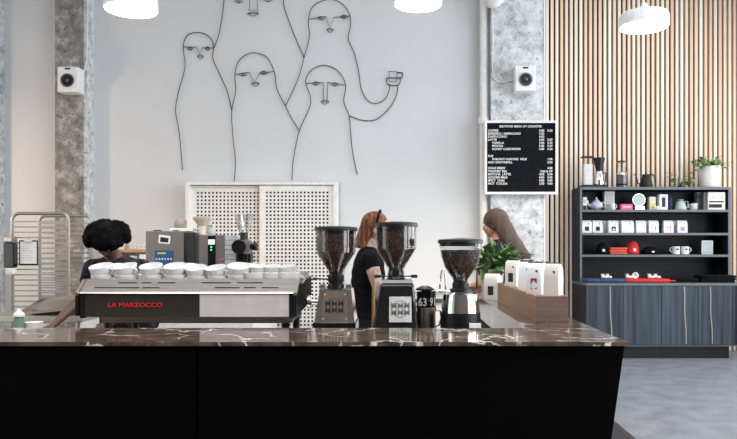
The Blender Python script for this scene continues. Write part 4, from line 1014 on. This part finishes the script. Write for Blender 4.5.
# --- top of unit
tz = ut + .001
cm = thing('drip_coffee_maker', 'silver drip coffee maker with black basket and glass carafe on the shelving', 'coffee maker', (X(594, D), D, tz))
f_ = lambda px: X(px, D) - X(594, D); g_ = lambda py: Z(py, D) - tz
tp = 187 - 248; 
MB().box(f_(581), f_(605), -.09, .09, 0, .035, .006).build('base', M['black_plastic'], cm)
MB().box(f_(583), f_(591.5), -.06, .06, .036, Z(163, D) - Z(186.4, D), .006).build('tower', mat('matte_silver', (.5, .5, .5), .45, .4), cm)
MB().box(f_(583), f_(591.5), -.055, .055, Z(163, D) - Z(186.4, D) + .001, Z(156.5, D) - Z(186.4, D), .004).build('water_tank', M['smoke_glass'], cm)
MB().box(f_(581.5), f_(593), -.06, .06, Z(156.5, D) - Z(186.4, D) + .001, Z(155, D) - Z(186.4, D), .004).build('tank_lid', M['black_plastic'], cm)
MB().lathe([(.04, .235), (.075, .38), (.078, .395), (.02, .4)], 24, Tr(f_(599), 0, 0)).build('filter_basket', M['black_plastic'], cm, 50)
cf = MB().lathe([(.07, .037), (.075, .05), (.05, .18), (.042, .2), (.045, .215)], 24, Tr(f_(599), 0, 0)).build('carafe', M['chrome'], cm, 50)
MB().lathe([(.046, .216), (.044, .232)], 24, Tr(f_(599), 0, 0)).build('carafe_lid', M['black_plastic'], cf, 50)
MB().tube([(f_(599) + .045, 0, .2), (f_(599) + .09, 0, .2), (f_(599) + .085, 0, .08)], .008, 8).build('carafe_handle', M['black_plastic'], cf, 60)
hg = thing('home_grinder', 'small burr grinder with clear flared hopper, between coffee maker and kettle', 'coffee grinder', (X(622, D), D, tz))
MB().lathe([(.075, 0), (.075, .03), (.06, .04), (.07, .05), (.072, .17)], 28).build('body', M['dark_steel'], hg, 40)
MB().lathe([(.071, .171), (.06, .2), (.04, .215)], 28).build('collar', M['chrome'], hg, 40)
MB().lathe([(.04, .216), (.045, .26), (.07, .34), (.068, .34), (.043, .26), (.038, .216)], 28, cap=False).build('hopper', M['smoke_glass'], hg, 40)
MB().lathe([(.07, .342), (.07, .352)], 28).build('hopper_lid', M['black_plastic'], hg, 40)
ket = thing('gooseneck_kettle', 'matte black gooseneck kettle on its base on the shelving', 'kettle', (X(646, D), D, tz))
MB().lathe([(.085, 0), (.085, .018)], 28).build('power_base', M['black_plastic'], ket, 40)
MB().lathe([(.085, .02), (.088, .03), (.052, .16), (.05, .165)], 28).build('body', M['black_plastic'], ket, 40)
MB().lathe([(.05, .167), (.045, .178), (.012, .182), (.012, .2)], 28).build('lid', M['black_plastic'], ket, 40)
MB().tube([(-.07, 0, .05), (-.105, 0, .06), (-.12, 0, .12), (-.145, 0, .18), (-.165, 0, .175)], [.012, .009, .007, .006, .006], 8).build('spout', M['black_plastic'], ket, 180)
MB().tube([(.04, 0, .17), (.075, 0, .18), (.11, 0, .16), (.12, 0, .1), (.125, 0, .07)], .01, 8).build('handle', M['black_plastic'], ket, 180)
wp = thing('potted_plant', 'variegated plant spilling over a tall white pot on the shelving', 'plant', (X(709.5, D), D, tz))
MB().lathe([(.12, 0), (.125, .01), (.145, .27), (.145, .28), (.13, .28), (.125, .25)], 36).build('pot', M['pot'], wp, 40); MB().lathe([(.127, .25), (.03, .265)], 24).build('soil', M['soil'], wp, 40)
foliage(wp, (0, 0, .26), 95, .2, .12, .085, .045, 'leaf_l', 11, bias=(0, 0, -.01)); 
b = MB(); rnd = random.Random(5)
for k in range(22): b.leaf((rnd.uniform(-.26, .22), rnd.uniform(-.1, .05), .28 + rnd.uniform(0, .1)), (rnd.uniform(-1, 1), -.3, rnd.uniform(-.5, .4)), (0, 0, 1), .09, .045, .3)
b.build('outer_leaves', M['leaf'], wp, 180)
sp_ = thing('trailing_plant', 'small trailing green plant left of the white pot on the shelving', 'plant', (X(680, D), D, tz))
MB().lathe([(.03, 0), (.04, .03), (.038, .032)], 20).build('dish', M['dark_steel'], sp_, 40)
b = MB(); lf = MB(); ll = MB(); rnd = random.Random(12)
for ex, ez_ in ((-.13, .17), (-.05, .08), (.02, .06), (.09, .05), (.1, .15), (-.08, .04), (.12, .1), (.05, .03)):
    b.tube([(0, 0, .03), (ex * .4, -.02, ez_ * .9 + .02), (ex * .85, -.03, ez_)], .004, 5)
    for k in range(4):
        t = .4 + k * .18; tgt = lf if ez_ > .12 else ll
        tgt.leaf((ex * t, -.03, .02 + ez_ * min(1, t * 1.1)), (rnd.uniform(-1, 1) + (1 if ex > 0 else -1), -.5, rnd.uniform(-.3, .5)), (0, 0, 1), .11, .05, .35)
b.build('stems', M['leaf'], sp_, 180); lf.build('leaves', M['leaf'], sp_, 180); ll.build('light_leaves', M['leaf_l'], sp_, 180)

# --- shelf 1
z1 = sh_z[0]
def B(name, px0, px1, pytop, shelf, m, label, cat, dep=.1, D=9.25, group=None, bev=.003, parts=None):
    w = X(px1, D) - X(px0, D); h_ = Z(pytop, D) - (shelf + .001) if pytop > 0 else -pytop
    o = thing(name, label, cat, (X((px0 + px1) / 2, D), D, shelf + .001), 0, group)
    MB().box(-w / 2, w / 2, -dep / 2, dep / 2, 0, h_, bev).build('body', M[m], o)
    for nm, a, c, e_, f2, m2 in (parts or []): MB().box(-w / 2 + a * w, -w / 2 + c * w, -dep / 2 - .003, -dep / 2, e_ * h_, f2 * h_).build(nm, M[m2], o)
    return o
B('small_box', 581.8, 586, 197.5, z1, 'paper', 'little white box at the left end of the top shelf', 'box', parts=[('print', .2, .8, .55, .8, 'grey_panel'), ('print', .1, .9, .0, .35, 'ink')])
tp_ = thing('floral_teapot', 'white porcelain teapot with blue and gold flowers on the top shelf', 'teapot', sp(596.5, z1))
MB().lathe([(.04, 0), (.075, .03), (.085, .06), (.07, .1), (.04, .12), (.035, .135), (.01, .15)], 28).build('pot_body', mat('floral_porcelain', (.75, .75, .76), .2, col2=(.3, .35, .6), scale=22), tp_, 50)
MB().tube([(-.07, 0, .05), (-.11, 0, .08), (-.12, 0, .13)], [.016, .012, .01], 8).build('spout', M['white_gloss'], tp_, 60)
MB().tube([(.07, 0, .1), (.11, 0, .1), (.115, 0, .06), (.08, 0, .035)], .007, 8).build('handle', M['white_gloss'], tp_, 180)
MB().ball((0, 0, .16), .012).build('lid_knob', M['white_gloss'], tp_, 180)
B('clear_fronted_box', 603.5, 613.5, 191.8, z1, 'paper', 'upright white and silver box behind the teapot handle', 'box', D=9.38, parts=[('window', .15, .85, .25, .9, 'mirror')])
def mug(px, shelf, r, h_, label, group, mark=True, side=1, D=9.25):
    t = thing('mug', label, 'mug', sp(px, shelf, D), 0, group)
    MB().lathe([(r * .9, 0), (r, .004), (r, h_), (r * .92, h_), (r * .9, .01), (.004, .008)], 28).build('mug_body', M['white_gloss'], t, 50)
    MB().tube([(side * r, 0, h_ * .85), (side * r * 1.5, 0, h_ * .8), (side * r * 1.6, 0, h_ * .5), (side * r, 0, h_ * .2)], .006, 8).build('handle', M['white_gloss'], t, 180)
    if mark: MB().box(-.012, .012, -r - .002, -r + .004, h_ * .55, h_ * .75).build('mark', M['ink'], t)
    return t
mug(612.5, z1, .035, .085, 'small white handled cup beside the pink box', None, False, 1, 9.22)
B('pink_box', 620, 631.5, 204.3, z1, 'pink', 'flat bright pink box on the top shelf', 'box', parts=[('band', .15, .85, .45, .6, 'paper')])
sca = thing('round_dial_stand', 'round pale glass disc on a silver stand on the top shelf', 'dial', sp(638.5, z1))
MB().box(-.065, .065, -.05, .05, 0, .055, .008).build('base', M['chrome'], sca)
MB().lathe([(.078, 0), (.078, .012)], 32, Tr(0, -.01, .135, PI / 2)).build('disc', M['mirror'], sca, 40)
MB().lathe([(.082, .0), (.084, .006), (.082, .014), (.078, .014)], 32, Tr(0, -.008, .135, PI / 2), cap=False).build('rim', M['chrome'], sca, 40)
B('white_carton', 648.2, 654.5, 197, z1, 'cream', 'narrow cream carton right of the round disc', 'box', parts=[('print', .2, .8, .2, .5, 'yellow')])
o = B('brewer_bag', 658, 666.5, 194.5, z1, 'white', 'white carton printed with a dark blue figure on the top shelf', 'box', parts=[('figure', .3, .7, .2, .8, 'navy')])
mug(657.3, z1, .02, .05, 'tiny white cup at the foot of the printed carton', None, False, -1, 9.15)
bo = thing('slim_bottle', 'slim dark blue bottle on the top shelf', 'bottle', sp(670.5, z1))
MB().lathe([(.02, 0), (.022, .005), (.022, .12), (.01, .15), (.01, .18)], 20).build('glass_body', M['navy'], bo, 50); MB().lathe([(.012, .181), (.012, .2)], 16).build('cap', M['ink'], bo, 50)
ca = thing('glass_server', 'clear glass coffee server with black collar on the top shelf', 'coffee server', sp(680.5, z1))
MB().lathe([(.075, 0), (.08, .01), (.06, .1), (.035, .125), (.045, .14), (.043, .14), (.033, .125), (.057, .1), (.076, .012)], 28, cap=False).build('server', M['mirror'], ca, 50)
MB().lathe([(.037, .118), (.037, .135)], 24).build('collar', M['black_plastic'], ca, 50); MB().tube([(.06, 0, .12), (.1, 0, .11), (.095, 0, .04), (.075, 0, .03)], .006, 8).build('handle', M['mirror'], ca, 180)
mug(694, z1, .045, .09, 'white mug with left handle near the right end of the top shelf', None, False, -1)
B('grey_box', 695.8, 701, 192.5, z1, 'mirror', 'pale grey upright box behind the white mug', 'box', D=9.4)
B('grey_tube_box', 702, 706, 192.6, z1, 'shelf_edge', 'slim dark grey upright box, top shelf right', 'box', D=9.22)
B('picture_box', 706.5, 723.5, 192.5, z1, 'pot', 'large pale box printed with dark cups at the top shelf right end', 'box', D=9.18, parts=[('printed_picture', .05, .8, .12, .32, 'ink'), ('printed_picture', .05, .9, .42, .5, 'ink'), ('pink_print', .2, .9, .6, .85, 'grey_panel')])
# --- shelf 2 bags
z2 = sh_z[1]; gS = 'coffee bags on the second shelf'
for i, (px, lab, dot, lb) in enumerate([(586.2, 'ink', 1, 'white coffee bag with black label, first from left on the second shelf'), (597, 'ink', 1, 'white coffee bag with black label, second from left on the second shelf'),
        (612.8, 'ink', 1, 'white coffee bag with black label, third from left in front on the second shelf'), (627, None, 1, 'wide plain white coffee bag with a small dark dot on the second shelf'),
        (640.3, None, 1, 'narrower plain white coffee bag left of the magenta label'), (653, 'magenta', 1, 'white coffee bag with magenta label'), (667.8, 'rose', 1, 'white coffee bag with rose red label'), (681.5, 'lavender', 1, 'white coffee bag with lavender label, rightmost on the second shelf')]):
    coffee_bag('coffee_bag', X(px, 9.2), 9.2, z2 + .001, .128 if i != 3 else .16, .07, .158, 0, lb, gS, lab, 40 + i, True, True, 'foil', 'paper')
for i, (px, lb) in enumerate([(606.5, 'white coffee bag behind the third black-labelled one'), (622, 'white coffee bag behind the wide plain bag'), (647.5, 'white coffee bag behind the magenta-labelled one'), (676.3, 'white coffee bag behind the lavender-labelled one')]):
    coffee_bag('coffee_bag', X(px, 9.33), 9.33, z2 + .001, .12, .07, .158, 0, lb, gS, None, 60 + i, False, True, 'foil', 'paper')
# --- shelf 3
z3 = sh_z[2]
def cap_(px, m, label, r=.078, hgt=.13, front=True, flat=False):
    t = thing('baseball_cap', label, 'cap', sp(px, z3))
    pr = [(r, 0), (r * 1.02, .02), (r * .97, hgt * .5), (r * .75, hgt * .85), (r * .35, hgt), (.006, hgt * 1.02)]
    MB().lathe(pr, 28, Matrix.Diagonal((1, 1.1, 1, 1))).build('crown', M[m], t, 50)
    b = MB(); n = 12; T_ = []; Bt = []
    for i in range(n + 1):
        a = PI + PI * i / n; x, y = math.cos(a) * r * .95, math.sin(a) * r * 1.0
        T_.append((x, y)); Bt.append((x * .98, y - .07 * math.sin(PI * i / n)))
    poly = T_ + Bt[::-1]; vs0 = [b.bm.verts.new((x, y, .006)) for x, y in poly]; vs1 = [b.bm.verts.new((x, y, .012)) for x, y in poly]
    L_ = len(T_)
    for vs in (vs0, vs1):
        for i in range(L_ - 1): b.bm.faces.new((vs[i], vs[i + 1], vs[-2 - i], vs[-1 - i]))
    b.build('brim', M[m], t)
    MB().ball((0, 0, hgt * 1.03), .008, (1, 1, .5), 1).build('button', M[m], t)
    MB().box(-.018, .014, -r * 1.16, -r * 1.06, hgt * .25, hgt * .45).build('patch', M['paper'], t); return t
cap_(602, 'black_cloth', 'black cap with white patch at the left of the third shelf', .075, .155)
cap_(632.5, 'red', 'dark red cap with small white patch on the third shelf', .082, .175)
cap_(650, 'black_cloth', 'low flat black cap between the red cap and the mugs', .11, .1)
for k in range(3):
    tag(MB().box(-.115, .115, -.08, .08, 0, .03, .012).build('folded_cloth', M['coral'], smooth=60, loc=(X(617, D) + (.004, -.006, .003)[k], D, z3 + .001 + k * .031), ), 'folded coral red cloth, %s of the stack beside the red cap' % ('bottom', 'middle', 'top')[k], 'cloth', 'folded red cloths on the third shelf')
mug(676, z3, .05, .105, 'white mug with handle to the left and dark mark, third shelf', 'mugs on the third shelf', True, -1)
mug(685, z3, .05, .105, 'white mug with handle to the right and dark mark, third shelf', 'mugs on the third shelf', True, 1)
B('framed_sign', 701.5, 712.8, 240.5, z3, 'paper', 'small framed pale sheet standing on the third shelf', 'frame', .015, parts=[('sheet', .1, .9, .08, .92, 'mirror')])
# --- cupboard top
zb_ = bt; D = 9.0
def shirt_stack(px0, px1, n, m, label, group, th=.022):
    for k in range(n):
        w = (X(px1, D) - X(px0, D)); j = (k * .37 % 1 - .5) * .02
        b = MB(); b.box(-w / 2, w / 2, -.15, .12, 0, th, th * .42); 
        o = b.build('folded_shirt', M[m], smooth=60, loc=(X((px0 + px1) / 2, D) + j, D, zb_ + .001 + k * (th + .001)))
        tag(o, label if n == 1 else label + ', %s' % ['bottom one', 'second from bottom', 'third from bottom', 'top one'][k if k < n - 1 else 3], 'shirt', group)
shirt_stack(585, 625, 1, 'navy', 'navy blue folded shirt lying left on the cupboard top', None, .046)
shirt_stack(623.5, 673, 1, 'red', 'bright red folded shirt on the cupboard top', None, .046)
shirt_stack(666, 694, 2, 'black_cloth', 'folded black shirt in the low middle stack', 'black shirts in the low middle stack', .026)
shirt_stack(697, 731, 3, 'black_cloth', 'folded black shirt in the tall right stack', 'black shirts in the tall right stack', .03)
def bootie(px, label, rz, z=.049, D_=8.95):
    t = thing('knitted_bootie', label, 'bootie', (X(px, D_), D_, zb_ + z), rz, 'white baby booties on the folded shirts')
    b = MB(); b.ball((.0, -.03, .02), .024, (1, 1.7, .8)); b.ball((0, .01, .03), .022, (1, 1, 1.3)); b.build('shoe_body', M['white'], t, remesh=.005)
    MB().tube([(.02 * math.cos(a * PI / 6), .012 + .02 * math.sin(a * PI / 6), .055) for a in range(12)], .005, 6, closed=True).build('cuff', M['cream'], t, 180)
bootie(603.5, 'white bootie lying left on the navy shirt', 1.2); bootie(608, 'white bootie lying right on the navy shirt', .4)
bootie(650, 'white bootie at the middle of the red shirt', 1.4); bootie(656, 'white bootie at the right of the red shirt', .7); bootie(628, 'white bootie at the left of the red shirt', 1.3)
t = thing('white_ring_cup', 'white cup lying open end forward on the red shirt', 'cup', (X(635, 8.95), 8.95, zb_ + .049)); MB().lathe([(.02, .07), (.034, .05), (.04, 0), (.034, 0), (.028, .045), (.004, .06)], 24, Tr(0, -.02, .041, PI / 2 * -1)).build('cup_body', M['white_gloss'], t, 50)

# ------------------------------------------------------------------ lights
def area(name, loc, rot, sx, sy, power, col):
    l = bpy.data.lights.new(name, 'AREA'); l.shape = 'RECTANGLE'; l.size = sx; l.size_y = sy; l.energy = power; l.color = col
    o = bpy.data.objects.new(name, l); C.objects.link(o); o.location = loc; o.rotation_euler = rot; return o
for o0, o1 in RIGHTW: area('window_daylight', (XR - .02, (o0 + o1) / 2, 2.1), (0, PI / 2, 0), 3.1, o1 - o0, 130 if o0 < 7 else 45, (.95, .98, 1))
for o0, o1 in ADDED_LEFTW: area('window_daylight', (XL + .02, (o0 + o1) / 2, 2.1), (0, -PI / 2, 0), 3.1, o1 - o0, 40, (1, .93, .86))  # weak warm side fill at the added left window
for k, (x0, x1, y0, y1, pw) in enumerate(((-3.0, 4.2, 1.2, 2.4, 210), (-3.5, 4.2, -.8, .4, 130), (2.6, 4.9, 7.0, 8.0, 50))):  # ceiling openings out of view, added as overhead fill light
    b = MB()
    for q_ in ((x0 - .1, x1 + .1, y0 - .1, y0), (x0 - .1, x1 + .1, y1, y1 + .1), (x0 - .1, x0, y0, y1), (x1, x1 + .1, y0, y1)): b.box(*q_, CE - .06, CE - .001)
    struct(b.build('window_%d' % (n + k), M['white']))  # frame around an added ceiling fill light
    area('added_ceiling_fill', ((x0 + x1) / 2, (y0 + y1) / 2, CE - .03), (0, 0, 0), x1 - x0, y1 - y0, pw, (.96, .98, 1))
for px, D, Zc in ((131, 5.22, 3.17), (418, 5.3, 3.24), (644, 5.62, 3.17)):
    l = bpy.data.lights.new('lamp', 'SPOT'); l.energy = 85; l.color = (1, .82, .6); l.spot_size = math.radians(150); l.spot_blend = .6; l.shadow_soft_size = .15
    o = bpy.data.objects.new('lamp_light', l); C.objects.link(o); o.location = (X(px, D), D, Zc - .03)
kp = thing('pendant_lamp', 'unseen warm pendant lamp added beyond the left edge as fill light', 'pendant lamp', (-4.9, 5.9, 2.0))  # out-of-view pendant added to warm the lower left wall
MB().lathe([(.16, 0), (.165, .02), (.1, .14), (.03, .19)], 32).build('lamp_shade', M['lamp_white'], kp, 50); MB().lathe([(.15, 0), (.15, .006)], 32).build('diffuser', M['bulb'], kp, 50)
MB().tube([(0, 0, .19), (0, 0, CE - 2.0)], .005, 8).build('cord', M['white'], kp)
l = bpy.data.lights.new('added_warm_fill', 'POINT'); l.energy = 70; l.color = (1, .72, .5); l.shadow_soft_size = .12  # warm fill light of the added pendant
o = bpy.data.objects.new('added_warm_fill_light', l); C.objects.link(o); o.location = (-4.9, 5.9, 1.85)
w = bpy.data.worlds.new('World'); bpy.context.scene.world = w; w.use_nodes = True
w.node_tree.nodes['Background'].inputs[0].default_value = (.8, .9, 1, 1); w.node_tree.nodes['Background'].inputs[1].default_value = 1.0

# ------------------------------------------------------------------ camera
cam = bpy.data.cameras.new('Camera'); co = bpy.data.objects.new('Camera', cam); C.objects.link(co)
co.location = (0, 0, H); co.rotation_euler = (PI / 2, 0, 0)
cam.sensor_width = 36; cam.sensor_fit = 'HORIZONTAL'; cam.lens = 36 * F / 737
cam.shift_x = -(VX - 368.5) / 737; cam.shift_y = (VY - 219.5) / 737
bpy.context.scene.camera = co
vs_ = bpy.context.scene.view_settings
vs_.view_transform = 'Standard'; vs_.look = 'None'; vs_.gamma = 1; vs_.exposure = 0.0; vs_.use_curve_mapping = False
